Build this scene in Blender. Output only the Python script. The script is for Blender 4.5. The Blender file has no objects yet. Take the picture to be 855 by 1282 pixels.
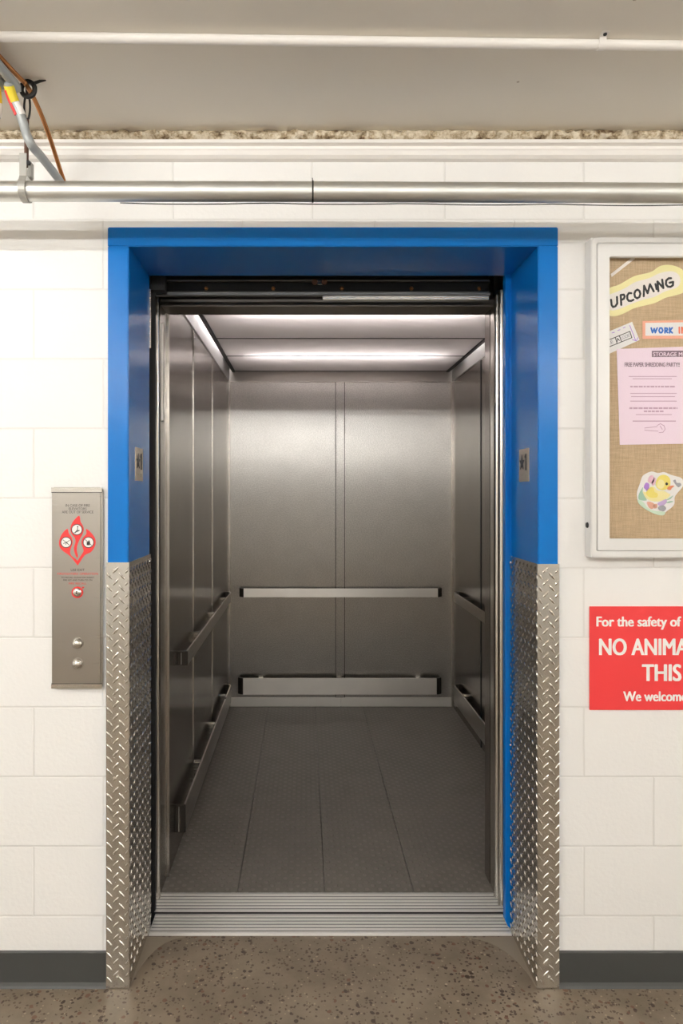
import bpy, bmesh, math, random
from mathutils import Vector, Matrix
random.seed(7)
C = bpy.context.scene.collection
PI = math.pi

# ------------------------------------------------------------------ measuring
S, VX, VY, ZC, D = 429.0, 381.0, 618.0, 1.436, 2.0     # px per metre on the block wall, eye level, eye distance
def sc(y): return D / (D + y)
def X(px, y=0.0): return (px - VX) / (S * sc(y))
def Z(py, y=0.0): return ZC - (py - VY) / (S * sc(y))

# ------------------------------------------------------------------ materials
def new_mat(name):
    m = bpy.data.materials.new(name); m.use_nodes = True
    nt = m.node_tree
    return m, nt, nt.nodes['Principled BSDF']
def N(nt, t, **kw):
    n = nt.nodes.new(t)
    for k, v in kw.items():
        if k in n.inputs: n.inputs[k].default_value = v
        else: setattr(n, k, v)
    return n
def L(nt, a, b): nt.links.new(a, b)
def srgb(r, g, b):
    f = lambda c: (c/255/12.92) if c/255 <= .04045 else ((c/255+.055)/1.055)**2.4
    return (f(r), f(g), f(b), 1)
def plain(name, col, rough=.5, metal=0.0, spec=.5, bump=0, bscale=200):
    m, nt, b = new_mat(name)
    b.inputs['Base Color'].default_value = col
    b.inputs['Roughness'].default_value = rough
    b.inputs['Metallic'].default_value = metal
    b.inputs['Specular IOR Level'].default_value = spec
    tc = N(nt, 'ShaderNodeTexCoord')
    n = N(nt, 'ShaderNodeTexNoise', Scale=bscale, Detail=3.0); L(nt, tc.outputs['Object'], n.inputs['Vector'])
    # slight natural unevenness of the finish
    mr = N(nt, 'ShaderNodeMapRange'); mr.inputs['To Min'].default_value = max(0.02, rough-.05); mr.inputs['To Max'].default_value = min(1, rough+.05)
    L(nt, n.outputs['Fac'], mr.inputs['Value']); L(nt, mr.outputs['Result'], b.inputs['Roughness'])
    if bump:
        bp = N(nt, 'ShaderNodeBump', Strength=bump, Distance=.002)
        L(nt, n.outputs['Fac'], bp.inputs['Height']); L(nt, bp.outputs['Normal'], b.inputs['Normal'])
    return m
def steel(name, col, rough=.22, aniso=.0, grain=(900, 900, 6), bump=.05, rvar=.06, tangent=(0, 0, 1), dirt=0.0):
    m, nt, b = new_mat(name)
    b.inputs['Base Color'].default_value = col
    b.inputs['Metallic'].default_value = 1.0
    tc = N(nt, 'ShaderNodeTexCoord'); mp = N(nt, 'ShaderNodeMapping'); mp.inputs['Scale'].default_value = grain
    L(nt, tc.outputs['Object'], mp.inputs['Vector'])
    n = N(nt, 'ShaderNodeTexNoise', Scale=1.0, Detail=2.0); L(nt, mp.outputs['Vector'], n.inputs['Vector'])
    mr = N(nt, 'ShaderNodeMapRange'); mr.inputs['To Min'].default_value = rough-rvar; mr.inputs['To Max'].default_value = rough+rvar
    L(nt, n.outputs['Fac'], mr.inputs['Value']); L(nt, mr.outputs['Result'], b.inputs['Roughness'])
    if aniso:
        b.inputs['Anisotropic'].default_value = aniso
        ge = N(nt, 'ShaderNodeNewGeometry'); cr_ = N(nt, 'ShaderNodeVectorMath', operation='CROSS_PRODUCT')
        L(nt, ge.outputs['True Normal'], cr_.inputs[0]); cr_.inputs[1].default_value = (0.003, 0.002, 1)
        L(nt, cr_.outputs[0], b.inputs['Tangent'])
    if bump:
        bp = N(nt, 'ShaderNodeBump', Strength=bump, Distance=.001)
        L(nt, n.outputs['Fac'], bp.inputs['Height']); L(nt, bp.outputs['Normal'], b.inputs['Normal'])
    if dirt:
        n2 = N(nt, 'ShaderNodeTexNoise', Scale=9.0, Detail=5.0); L(nt, tc.outputs['Object'], n2.inputs['Vector'])
        mx = N(nt, 'ShaderNodeMix', data_type='RGBA'); mx.inputs[6].default_value = col
        mx.inputs[7].default_value = tuple(c*(1-dirt) for c in col[:3])+(1,)
        L(nt, n2.outputs['Fac'], mx.inputs[0]); L(nt, mx.outputs[2], b.inputs['Base Color'])
    return m
def emit(name, col, strength):
    m, nt, b = new_mat(name)
    b.inputs['Base Color'].default_value = (.9, .9, .9, 1)
    b.inputs['Emission Color'].default_value = col; b.inputs['Emission Strength'].default_value = strength
    return m

M = {}
# painted concrete block, running bond drawn from the block size
def block_mat():
    m, nt, b = new_mat('painted_block')
    tc = N(nt, 'ShaderNodeTexCoord'); sx = N(nt, 'ShaderNodeSeparateXYZ'); L(nt, tc.outputs['Object'], sx.inputs[0])
    gt = N(nt, 'ShaderNodeMath', operation='GREATER_THAN'); gt.inputs[1].default_value = .2; L(nt, sx.outputs[0], gt.inputs[0])
    mu = N(nt, 'ShaderNodeMath', operation='MULTIPLY_ADD'); mu.inputs[1].default_value = .02; L(nt, gt.outputs[0], mu.inputs[0])
    ad = N(nt, 'ShaderNodeMath', operation='ADD'); ad.inputs[1].default_value = .790 + .4064*20
    L(nt, sx.outputs[0], ad.inputs[0]); L(nt, ad.outputs[0], mu.inputs[2])
    cx = N(nt, 'ShaderNodeCombineXYZ'); L(nt, mu.outputs[0], cx.inputs[0]); L(nt, sx.outputs[2], cx.inputs[1])
    br = N(nt, 'ShaderNodeTexBrick', Scale=1.0); br.offset = .5; br.offset_frequency = 2
    br.inputs['Mortar Size'].default_value = .0035; br.inputs['Mortar Smooth'].default_value = .6
    br.inputs['Brick Width'].default_value = .4064; br.inputs['Row Height'].default_value = .2032
    L(nt, cx.outputs[0], br.inputs['Vector'])
    br.inputs['Color1'].default_value = (.89, .882, .865, 1); br.inputs['Color2'].default_value = (.88, .872, .852, 1); br.inputs['Mortar'].default_value = (.81, .80, .775, 1)
    L(nt, br.outputs['Color'], b.inputs['Base Color'])
    n = N(nt, 'ShaderNodeTexNoise', Scale=85.0, Detail=4.0); L(nt, tc.outputs['Object'], n.inputs['Vector'])
    inv = N(nt, 'ShaderNodeMath', operation='MULTIPLY_ADD'); inv.inputs[1].default_value = -1.0; 
    s2 = N(nt, 'ShaderNodeMath', operation='MULTIPLY'); s2.inputs[1].default_value = .55; L(nt, n.outputs['Fac'], s2.inputs[0])
    L(nt, br.outputs['Fac'], inv.inputs[0]); L(nt, s2.outputs[0], inv.inputs[2])
    bp = N(nt, 'ShaderNodeBump', Strength=.45, Distance=.003); L(nt, inv.outputs[0], bp.inputs['Height']); L(nt, bp.outputs['Normal'], b.inputs['Normal'])
    b.inputs['Roughness'].default_value = .45
    return m
M['block'] = block_mat()
def ceil_mat():
    m, nt, b = new_mat('ceiling_paint')
    tc = N(nt, 'ShaderNodeTexCoord')
    n = N(nt, 'ShaderNodeTexNoise', Scale=3.0, Detail=6.0); L(nt, tc.outputs['Object'], n.inputs['Vector'])
    v = N(nt, 'ShaderNodeTexVoronoi', Scale=7.0); L(nt, tc.outputs['Object'], v.inputs['Vector'])
    lt = N(nt, 'ShaderNodeMath', operation='LESS_THAN'); lt.inputs[1].default_value = .028; L(nt, v.outputs['Distance'], lt.inputs[0])
    mx = N(nt, 'ShaderNodeMix', data_type='RGBA'); mx.inputs[6].default_value = (.80, .76, .68, 1); mx.inputs[7].default_value = (.83, .79, .715, 1)
    L(nt, n.outputs['Fac'], mx.inputs[0])
    m2 = N(nt, 'ShaderNodeMix', data_type='RGBA'); L(nt, lt.outputs[0], m2.inputs[0]); L(nt, mx.outputs[2], m2.inputs[6]); m2.inputs[7].default_value = (.46, .40, .33, 1)
    L(nt, m2.outputs[2], b.inputs['Base Color']); b.inputs['Roughness'].default_value = .6
    return m
M['ceiling'] = ceil_mat()
def conc_mat():
    m, nt, b = new_mat('polished_concrete')
    tc = N(nt, 'ShaderNodeTexCoord')
    n = N(nt, 'ShaderNodeTexNoise', Scale=5.0, Detail=8.0, Roughness=.65); L(nt, tc.outputs['Object'], n.inputs['Vector'])
    cr = N(nt, 'ShaderNodeValToRGB'); L(nt, n.outputs['Fac'], cr.inputs[0])
    cr.color_ramp.elements[0].position = .3; cr.color_ramp.elements[0].color = (.15, .118, .084, 1)
    cr.color_ramp.elements[1].position = .72; cr.color_ramp.elements[1].color = (.27, .22, .16, 1)
    last = cr.outputs['Color']
    for scl, th, col, off, gt_ in ((72, .32, (.045, .026, .018, 1), 0, .74), (120, .40, (.085, .05, .034, 1), 4, .66), (110, .26, (.36, .29, .21, 1), 9, .84), (50, .25, (.15, .07, .042, 1), 13, .78)):
        mp = N(nt, 'ShaderNodeMapping'); mp.inputs['Location'].default_value = (off, off*.7, 0); L(nt, tc.outputs['Object'], mp.inputs['Vector'])
        w = N(nt, 'ShaderNodeTexNoise', Scale=30.0); L(nt, mp.outputs['Vector'], w.inputs['Vector'])
        wm = N(nt, 'ShaderNodeMix', data_type='RGBA'); wm.inputs[0].default_value = .012; L(nt, mp.outputs['Vector'], wm.inputs[6]); L(nt, w.outputs['Color'], wm.inputs[7])
        v = N(nt, 'ShaderNodeTexVoronoi', Scale=scl, Randomness=1.0); L(nt, wm.outputs[2], v.inputs['Vector'])
        sp = N(nt, 'ShaderNodeSeparateColor'); L(nt, v.outputs['Color'], sp.inputs[0])
        gate = N(nt, 'ShaderNodeMath', operation='GREATER_THAN'); gate.inputs[1].default_value = gt_; L(nt, sp.outputs[0], gate.inputs[0])
        r = N(nt, 'ShaderNodeMath', operation='MULTIPLY'); r.inputs[1].default_value = th*1.6; L(nt, sp.outputs[1], r.inputs[0])
        lt = N(nt, 'ShaderNodeMath', operation='LESS_THAN'); L(nt, v.outputs['Distance'], lt.inputs[0]); L(nt, r.outputs[0], lt.inputs[1])
        an = N(nt, 'ShaderNodeMath', operation='MULTIPLY'); L(nt, gate.outputs[0], an.inputs[0]); L(nt, lt.outputs[0], an.inputs[1])
        a2 = N(nt, 'ShaderNodeMath', operation='MULTIPLY'); a2.inputs[1].default_value = .85; L(nt, an.outputs[0], a2.inputs[0])
        mx = N(nt, 'ShaderNodeMix', data_type='RGBA'); L(nt, a2.outputs[0], mx.inputs[0]); L(nt, last, mx.inputs[6]); mx.inputs[7].default_value = col
        last = mx.outputs[2]
    L(nt, last, b.inputs['Base Color'])
    b.inputs['Roughness'].default_value = .38; b.inputs['Specular IOR Level'].default_value = .4
    bp = N(nt, 'ShaderNodeBump', Strength=.08, Distance=.002); L(nt, n.outputs['Fac'], bp.inputs['Height']); L(nt, bp.outputs['Normal'], b.inputs['Normal'])
    return m
M['concrete'] = conc_mat()
M['patch'] = plain('smooth_cement', (.27, .225, .17, 1), .5, bump=.15, bscale=60)
def blue_mat():
    m, nt, b = new_mat('blue_enamel')
    tc = N(nt, 'ShaderNodeTexCoord')
    n = N(nt, 'ShaderNodeTexNoise', Scale=220.0, Detail=2.0); L(nt, tc.outputs['Object'], n.inputs['Vector'])
    b.inputs['Base Color'].default_value = (.0, .165, .56, 1); b.inputs['Roughness'].default_value = .24
    b.inputs['Specular IOR Level'].default_value = .32
    bp = N(nt, 'ShaderNodeBump', Strength=.12, Distance=.001); L(nt, n.outputs['Fac'], bp.inputs['Height']); L(nt, bp.outputs['Normal'], b.inputs['Normal'])
    return m
M['blue'] = blue_mat()
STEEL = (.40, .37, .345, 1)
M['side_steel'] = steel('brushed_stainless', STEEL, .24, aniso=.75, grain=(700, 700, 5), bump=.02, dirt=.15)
def linen():
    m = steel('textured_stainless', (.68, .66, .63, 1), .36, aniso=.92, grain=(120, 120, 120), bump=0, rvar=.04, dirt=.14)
    nt = m.node_tree; b = nt.nodes['Principled BSDF']
    tc = N(nt, 'ShaderNodeTexCoord')
    n = N(nt, 'ShaderNodeTexNoise', Scale=420.0, Detail=1.0); L(nt, tc.outputs['Object'], n.inputs['Vector'])
    n2 = N(nt, 'ShaderNodeTexNoise', Scale=95.0, Detail=3.0); L(nt, tc.outputs['Object'], n2.inputs['Vector'])
    ad = N(nt, 'ShaderNodeMath', operation='MULTIPLY_ADD'); ad.inputs[1].default_value = .5; L(nt, n.outputs['Fac'], ad.inputs[0]); L(nt, n2.outputs['Fac'], ad.inputs[2])
    old = b.inputs['Base Color'].links[0].from_socket
    n3 = N(nt, 'ShaderNodeTexNoise', Scale=150.0, Detail=2.0); L(nt, tc.outputs['Object'], n3.inputs['Vector'])
    g = N(nt, 'ShaderNodeMapRange'); g.inputs['From Min'].default_value = .3; g.inputs['From Max'].default_value = .7; g.inputs['To Min'].default_value = .78; g.inputs['To Max'].default_value = 1.1; L(nt, n3.outputs['Fac'], g.inputs['Value'])
    gm = N(nt, 'ShaderNodeVectorMath', operation='SCALE'); L(nt, old, gm.inputs[0]); L(nt, g.outputs['Result'], gm.inputs['Scale']); L(nt, gm.outputs[0], b.inputs['Base Color'])
    bp = N(nt, 'ShaderNodeBump', Strength=.11, Distance=.002); L(nt, ad.outputs[0], bp.inputs['Height']); L(nt, bp.outputs['Normal'], b.inputs['Normal'])
    return m
M['linen'] = linen()
M['trim_steel'] = steel('satin_stainless', (.62, .59, .54, 1), .26, grain=(6, 6, 600), bump=.02)
M['rail_steel'] = steel('worn_stainless_bar', (.97, .95, .91, 1), .40, grain=(8, 8, 500), bump=.02, dirt=.12)  # rear rails: base lifted to carry the light they reflect
M['side_rail'] = steel('shaded_rail_steel', (.52, .49, .455, 1), .3, grain=(8, 8, 500), bump=.02, dirt=.12)  # same rails on the side walls, base darkened to look shaded
M['post_steel'] = steel('polished_post', (.66, .63, .58, 1), .22, grain=(500, 500, 6), bump=.02)
M['kick'] = plain('kick_stainless', (.88, .86, .815, 1), .36, .5)
M['frieze'] = plain('frieze_satin', (.86, .83, .81, 1), .4, .15)
M['transom'] = steel('dark_transom_steel', (.20, .18, .16, 1), .3, aniso=.5, grain=(6, 300, 300), bump=.01)  # stainless with its dark reflection put into the base colour
M['capdark'] = plain('dark_end_cap', (.035, .029, .024, 1), .4, .4)
M['rear_frieze'] = steel('rear_frieze_steel', (.55, .52, .49, 1), .33, grain=(6, 6, 300), bump=.01)
M['dark_steel'] = plain('dark_steel', (.035, .035, .037, 1), .45, .7)
M['track_steel'] = steel('oily_track_steel', (.15, .15, .15, 1), .35, grain=(30, 30, 300), bump=.03, dirt=.5)
M['black'] = plain('matt_black', (.006, .006, .006, 1), .6)
M['black_rubber'] = plain('black_rubber', (.012, .012, .012, 1), .5)
M['tread'] = steel('tread_plate_aluminium', (.76, .73, .675, 1), .25, grain=(60, 60, 60), bump=.03, rvar=.05, dirt=.15)
M['galv'] = steel('galvanised_pipe', (.80, .80, .76, 1), .50, grain=(18, 60, 60), bump=.04, dirt=.25)
M['alu_sill'] = plain('sill_aluminium', (.84, .825, .795, 1), .38, .3)
M['station'] = steel('station_stainless', (.45, .42, .38, 1), .3, grain=(5, 5, 500), bump=.03)
M['button'] = steel('button_chrome', (.8, .78, .74, 1), .14, grain=(90, 90, 90), bump=0)
M['brass'] = steel('marker_metal', (.58, .52, .44, 1), .35, grain=(9, 9, 200), bump=.02)
M['alu_white'] = plain('satin_aluminium_frame', (.79, .785, .77, 1), .38, .12)
M['white_paint'] = plain('white_gloss_paint', (.86, .83, .79, 1), .4)
M['rust'] = plain('rusty_rod', (.13, .06, .035, 1), .7, bump=.4)
M['copper'] = steel('copper_tube', (.62, .27, .10, 1), .36, grain=(40, 40, 40), bump=.02, dirt=.4)
M['conduit'] = plain('grey_conduit', (.36, .38, .38, 1), .4, .2)
M['strap'] = plain('grey_hanger', (.42, .41, .38, 1), .45, .4)
M['yellow'] = plain('yellow_tag', (.82, .66, .04, 1), .5)
M['red'] = plain('red_ink', (.80, .035, .035, 1), .45)
M['signred'] = plain('red_sign_face', (.86, .055, .06, 1), .38)
M['white'] = plain('white_print', (.9, .9, .88, 1), .5)
M['ink'] = plain('black_ink', (.02, .02, .022, 1), .5)
M['basebd'] = plain('vinyl_base', (.055, .057, .055, 1), .42)
M['cut_yellow'] = plain('pale_yellow_paper', (.92, .86, .45, 1), .7)
M['cream'] = plain('cream_paper', (.90, .85, .80, 1), .7)
M['paper'] = plain('white_paper', (.88, .87, .86, 1), .7)
M['peach'] = plain('peach_card', (.90, .45, .32, 1), .7)
M['pink'] = plain('pink_paper', (.92, .76, .87, 1), .7)
M['pinkink'] = plain('flyer_ink', (.60, .40, .52, 1), .7)
M['greyink'] = plain('flyer_grey', (.25, .17, .22, 1), .7)
M['blueink'] = plain('blue_ink', (.03, .17, .60, 1), .6)
M['orange'] = plain('orange_ink', (.88, .20, .10, 1), .6)
M['violet'] = plain('violet_ink', (.48, .25, .75, 1), .6)
M['lilac'] = plain('lilac_ink', (.60, .45, .72, 1), .7)
M['rose'] = plain('rose_ink', (.85, .55, .68, 1), .7)
M['duck'] = plain('duck_yellow', (.90, .78, .20, 1), .7)
M['duck_light'] = plain('duck_pale_yellow', (.92, .84, .42, 1), .7)
M['beak'] = plain('beak_orange', (.85, .30, .15, 1), .7)
M['salmon'] = plain('salmon_ink', (.88, .48, .36, 1), .7)
M['leaf'] = plain('leaf_green', (.38, .60, .46, 1), .7)
M['leaf_pale'] = plain('pale_green', (.66, .82, .66, 1), .7)
M['greywing'] = plain('grey_pencil', (.40, .40, .44, 1), .7)
def burlap():
    m, nt, b = new_mat('burlap')
    tc = N(nt, 'ShaderNodeTexCoord'); sx = N(nt, 'ShaderNodeSeparateXYZ'); L(nt, tc.outputs['Object'], sx.inputs[0])
    hs = []
    for i, s_ in ((0, (500, 40, 25)), (2, (25, 40, 500))):
        mp = N(nt, 'ShaderNodeMapping'); mp.inputs['Scale'].default_value = s_; L(nt, tc.outputs['Object'], mp.inputs['Vector'])
        n = N(nt, 'ShaderNodeTexNoise', Scale=1.0, Detail=2.0); L(nt, mp.outputs['Vector'], n.inputs['Vector']); hs.append(n.outputs['Fac'])
    ad = N(nt, 'ShaderNodeMath', operation='ADD'); L(nt, hs[0], ad.inputs[0]); L(nt, hs[1], ad.inputs[1])
    mr = N(nt, 'ShaderNodeMapRange'); mr.inputs['From Min'].default_value = .7; mr.inputs['From Max'].default_value = 1.3; L(nt, ad.outputs[0], mr.inputs['Value'])
    mx = N(nt, 'ShaderNodeMix', data_type='RGBA'); mx.inputs[6].default_value = (.50, .37, .225, 1); mx.inputs[7].default_value = (.66, .50, .325, 1)
    L(nt, mr.outputs['Result'], mx.inputs[0]); L(nt, mx.outputs[2], b.inputs['Base Color']); b.inputs['Roughness'].default_value = .9
    bp = N(nt, 'ShaderNodeBump', Strength=.3, Distance=.001); L(nt, ad.outputs[0], bp.inputs['Height']); L(nt, bp.outputs['Normal'], b.inputs['Normal'])
    return m
M['burlap'] = burlap()
def pane_mat():
    m, nt, b = new_mat('acrylic_pane')
    out = nt.nodes['Material Output']
    tr = N(nt, 'ShaderNodeBsdfTransparent'); gl = N(nt, 'ShaderNodeBsdfGlossy'); gl.inputs['Roughness'].default_value = .03
    fr = N(nt, 'ShaderNodeFresnel', IOR=1.18); ms = N(nt, 'ShaderNodeMixShader')
    L(nt, fr.outputs[0], ms.inputs[0]); L(nt, tr.outputs[0], ms.inputs[1]); L(nt, gl.outputs[0], ms.inputs[2]); L(nt, ms.outputs[0], out.inputs['Surface'])
    nt.nodes.remove(b)
    return m
M['pane'] = pane_mat()
def diff_mat():
    m, nt, b = new_mat('ceiling_diffuser')
    out = nt.nodes['Material Output']
    tr = N(nt, 'ShaderNodeBsdfTranslucent'); tr.inputs['Color'].default_value = (.80, .77, .77, 1)
    di = N(nt, 'ShaderNodeBsdfDiffuse'); di.inputs['Color'].default_value = (.62, .585, .57, 1)
    ms = N(nt, 'ShaderNodeMixShader'); ms.inputs[0].default_value = .5
    L(nt, tr.outputs[0], ms.inputs[1]); L(nt, di.outputs[0], ms.inputs[2]); L(nt, ms.outputs[0], out.inputs['Surface'])
    nt.nodes.remove(b)
    return m
M['diffuser'] = diff_mat()
def rubber_floor():
    m, nt, b = new_mat('studded_rubber')
    tc = N(nt, 'ShaderNodeTexCoord'); sx = N(nt, 'ShaderNodeSeparateXYZ'); L(nt, tc.outputs['Object'], sx.inputs[0])
    def wave(sock, f, ph=0):
        a = N(nt, 'ShaderNodeMath', operation='MULTIPLY_ADD'); a.inputs[1].default_value = f; a.inputs[2].default_value = ph; L(nt, sock, a.inputs[0])
        s_ = N(nt, 'ShaderNodeMath', operation='SINE'); L(nt, a.outputs[0], s_.inputs[0]); return s_.outputs[0]
    k = 2*PI/.046
    p = N(nt, 'ShaderNodeMath', operation='MULTIPLY'); L(nt, wave(sx.outputs[0], k), p.inputs[0]); L(nt, wave(sx.outputs[1], k), p.inputs[1])
    mr = N(nt, 'ShaderNodeMapRange'); mr.interpolation_type = 'SMOOTHSTEP'; mr.inputs['From Min'].default_value = .35; mr.inputs['From Max'].default_value = .6; L(nt, p.outputs[0], mr.inputs['Value'])
    n = N(nt, 'ShaderNodeTexNoise', Scale=6.0, Detail=7.0); L(nt, tc.outputs['Object'], n.inputs['Vector'])
    mx = N(nt, 'ShaderNodeMix', data_type='RGBA'); mx.inputs[6].default_value = (.135, .122, .106, 1); mx.inputs[7].default_value = (.205, .185, .16, 1); L(nt, n.outputs['Fac'], mx.inputs[0])
    wr = N(nt, 'ShaderNodeMix', data_type='RGBA'); wr.inputs[7].default_value = (.30, .275, .24, 1); L(nt, mx.outputs[2], wr.inputs[6])
    wf = N(nt, 'ShaderNodeMath', operation='MULTIPLY'); wf.inputs[1].default_value = .38; L(nt, mr.outputs['Result'], wf.inputs[0]); L(nt, wf.outputs[0], wr.inputs[0])
    L(nt, wr.outputs[2], b.inputs['Base Color'])
    b.inputs['Roughness'].default_value = .46
    bp = N(nt, 'ShaderNodeBump', Strength=.9, Distance=.004); L(nt, mr.outputs['Result'], bp.inputs['Height']); L(nt, bp.outputs['Normal'], b.inputs['Normal'])
    return m
M['rubber'] = rubber_floor()
def foam_mat():
    m, nt, b = new_mat('crumbled_filler')
    tc = N(nt, 'ShaderNodeTexCoord')
    n = N(nt, 'ShaderNodeTexNoise', Scale=34.0, Detail=6.0, Roughness=.7); L(nt, tc.outputs['Object'], n.inputs['Vector'])
    cr = N(nt, 'ShaderNodeValToRGB'); L(nt, n.outputs['Fac'], cr.inputs[0])
    e = cr.color_ramp.elements; e[0].position = .36; e[0].color = (.13, .075, .035, 1); e[1].position = .58; e[1].color = (.80, .72, .58, 1)
    x = cr.color_ramp.elements.new(.47); x.color = (.50, .40, .26, 1)
    L(nt, cr.outputs['Color'], b.inputs['Base Color']); b.inputs['Roughness'].default_value = .9
    bp = N(nt, 'ShaderNodeBump', Strength=.8, Distance=.006); L(nt, n.outputs['Fac'], bp.inputs['Height']); L(nt, bp.outputs['Normal'], b.inputs['Normal'])
    return m
M['foam'] = foam_mat()
M['hall_wall'] = plain('hall_paint', (.86, .85, .825, 1), .6, bump=.1)
M['tube'] = emit('fluorescent_tube', (1.0, .985, .955, 1), 70.0)
M['frieze_wash_tube'] = emit('frieze_wash_tube', (1.0, .94, .93, 1), 15.0)  # glow of the added tubes that brighten the side frieze
M['car_tube'] = emit('car_tube', (1.0, .94, .93, 1), 10.5)

# ------------------------------------------------------------------ mesh helpers
class MB:
    def __init__(self): self.bm = bmesh.new()
    def box(self, a, b, bev=0.0, seg=2):
        x0, x1 = sorted((a[0], b[0])); y0, y1 = sorted((a[1], b[1])); z0, z1 = sorted((a[2], b[2]))
        t = bmesh.new(); bmesh.ops.create_cube(t, size=1)
        for v in t.verts:
            v.co = Vector(((x0+x1)/2+v.co.x*(x1-x0), (y0+y1)/2+v.co.y*(y1-y0), (z0+z1)/2+v.co.z*(z1-z0)))
        if bev: bmesh.ops.bevel(t, geom=t.edges[:], offset=bev, segments=seg, affect='EDGES', clamp_overlap=True)
        self._add(t); return self
    def _add(self, t):
        me = bpy.data.meshes.new('tmp'); t.to_mesh(me); t.free(); self.bm.from_mesh(me); bpy.data.meshes.remove(me)
    def tube(self, pts, r, n=12, cap=True, closed=False):
        pts = [Vector(p) for p in pts]; rs = r if isinstance(r, (list, tuple)) else [r]*len(pts)
        rings = []; up = None
        for i, p in enumerate(pts):
            if closed: t = pts[(i+1) % len(pts)] - pts[i-1]
            else: t = pts[min(i+1, len(pts)-1)] - pts[max(i-1, 0)]
            t.normalize()
            if up is None:
                up = Vector((0, 0, 1)) if abs(t.z) < .9 else Vector((1, 0, 0))
            a = t.cross(up); 
            if a.length < 1e-5: a = t.cross(Vector((0, 1, 0)))
            a.normalize(); b2 = a.cross(t).normalized(); up = b2
            rings.append([self.bm.verts.new(p + a*math.cos(2*PI*k/n)*rs[i] + b2*math.sin(2*PI*k/n)*rs[i]) for k in range(n)])
        m = len(rings)
        for i in range(m if closed else m-1):
            A, B = rings[i], rings[(i+1) % m]
            for k in range(n): self.bm.faces.new((A[k], A[(k+1) % n], B[(k+1) % n], B[k]))
        if cap and not closed:
            self.bm.faces.new(rings[0][::-1]); self.bm.faces.new(rings[-1])
        return self
    def lathe(self, prof, c, axis, n=24):                       # prof: (r, h) along axis
        q = Vector((0, 0, 1)).rotation_difference(Vector(axis)); c = Vector(c); rings = []
        for r, h in prof:
            rings.append([self.bm.verts.new(c + q @ Vector((r*math.cos(2*PI*k/n), r*math.sin(2*PI*k/n), h))) for k in range(n)] if r > 1e-6 else [self.bm.verts.new(c + q @ Vector((0, 0, h)))])
        for A, B in zip(rings, rings[1:]):
            for k in range(n):
                f = [A[k % len(A)], A[(k+1) % len(A)], B[(k+1) % len(B)], B[k % len(B)]]
                u = []
                for v in f:
                    if v not in u: u.append(v)
                if len(u) > 2: self.bm.faces.new(u)
        return self
    def poly(self, pts, y, t):                                  # flat outline (x, z) standing on plane y, thickness t towards the hall
        A = [self.bm.verts.new((p[0], y-t, p[1])) for p in pts]; B = [self.bm.verts.new((p[0], y, p[1])) for p in pts]
        try:
            self.bm.faces.new(A); self.bm.faces.new(B[::-1])
        except ValueError: return self
        for i in range(len(pts)):
            j = (i+1) % len(pts); self.bm.faces.new((A[j], A[i], B[i], B[j]))
        return self
    def extrude_x(self, prof, x0, x1):                          # profile (y, z) swept along x
        A = [self.bm.verts.new((x0, p[0], p[1])) for p in prof]; B = [self.bm.verts.new((x1, p[0], p[1])) for p in prof]
        self.bm.faces.new(A); self.bm.faces.new(B[::-1])
        for i in range(len(prof)):
            j = (i+1) % len(prof); self.bm.faces.new((A[j], A[i], B[i], B[j]))
        return self
    def strokes(self, lines, w, y, t):                          # pen strokes as flat capsules
        for ln in lines:
            for (ax, az), (bx, bz) in zip(ln, ln[1:]):
                d = Vector((bx-ax, bz-az)); ang = math.atan2(d.y, d.x); pts = []
                for k in range(7): a = ang-PI/2+PI*k/6; pts.append((bx+math.cos(a)*w/2, bz+math.sin(a)*w/2))
                for k in range(7): a = ang+PI/2+PI*k/6; pts.append((ax+math.cos(a)*w/2, az+math.sin(a)*w/2))
                self.poly(pts, y, t); y -= t*.02
        return self
    def build(self, name, mat, parent=None, smooth=False, pivot=None):
        bmesh.ops.recalc_face_normals(self.bm, faces=self.bm.faces[:])
        me = bpy.data.meshes.new(name); self.bm.to_mesh(me); self.bm.free()
        if smooth:
            for p in me.polygons: p.use_smooth = True
            me.set_sharp_from_angle(angle=math.radians(40))
        me.materials.append(mat)
        o = bpy.data.objects.new(name, me); C.objects.link(o)
        if parent is not None:
            o.parent = parent
            w = Vector((0, 0, 0)); q = parent
            while q is not None: w += q.location; q = q.parent
            me.transform(Matrix.Translation(-w))
        elif pivot is not None:
            me.transform(Matrix.Translation(-Vector(pivot))); o.location = pivot
        return o
def thing(name, label, cat, loc=(0, 0, 0), group=None):
    o = bpy.data.objects.new(name, None); C.objects.link(o); o.location = loc; o.empty_display_size = .05
    tag(o, label, cat, group); return o
def tag(o, label, cat, group=None):
    o['label'] = label; o['category'] = cat
    if group: o['group'] = group
    return o
def struct(o): o['kind'] = 'structure'; return o
def lab(o, s): o['label'] = s; return o
def smooth_pts(pts, n=5, closed=True):
    out = []; m = len(pts)
    for i in range(m if closed else m-1):
        g = (lambda k: pts[k % m]) if closed else (lambda k: pts[max(0, min(m-1, k))])
        p0, p1, p2, p3 = g(i-1), g(i), g(i+1), g(i+2)
        for k in range(n):
            t = k/n
            out.append(tuple(.5*((2*b)+(c-a)*t+(2*a-5*b+4*c-d)*t*t+(3*b-a-3*c+d)*t**3) for a, b, c, d in zip(p0, p1, p2, p3)))
    if not closed: out.append(tuple(pts[-1]))
    return out
def circle(cx, cz, r, n=24, rz=None): return [(cx+r*math.cos(2*PI*k/n), cz+(rz or r)*math.sin(2*PI*k/n)) for k in range(n)]
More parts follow.
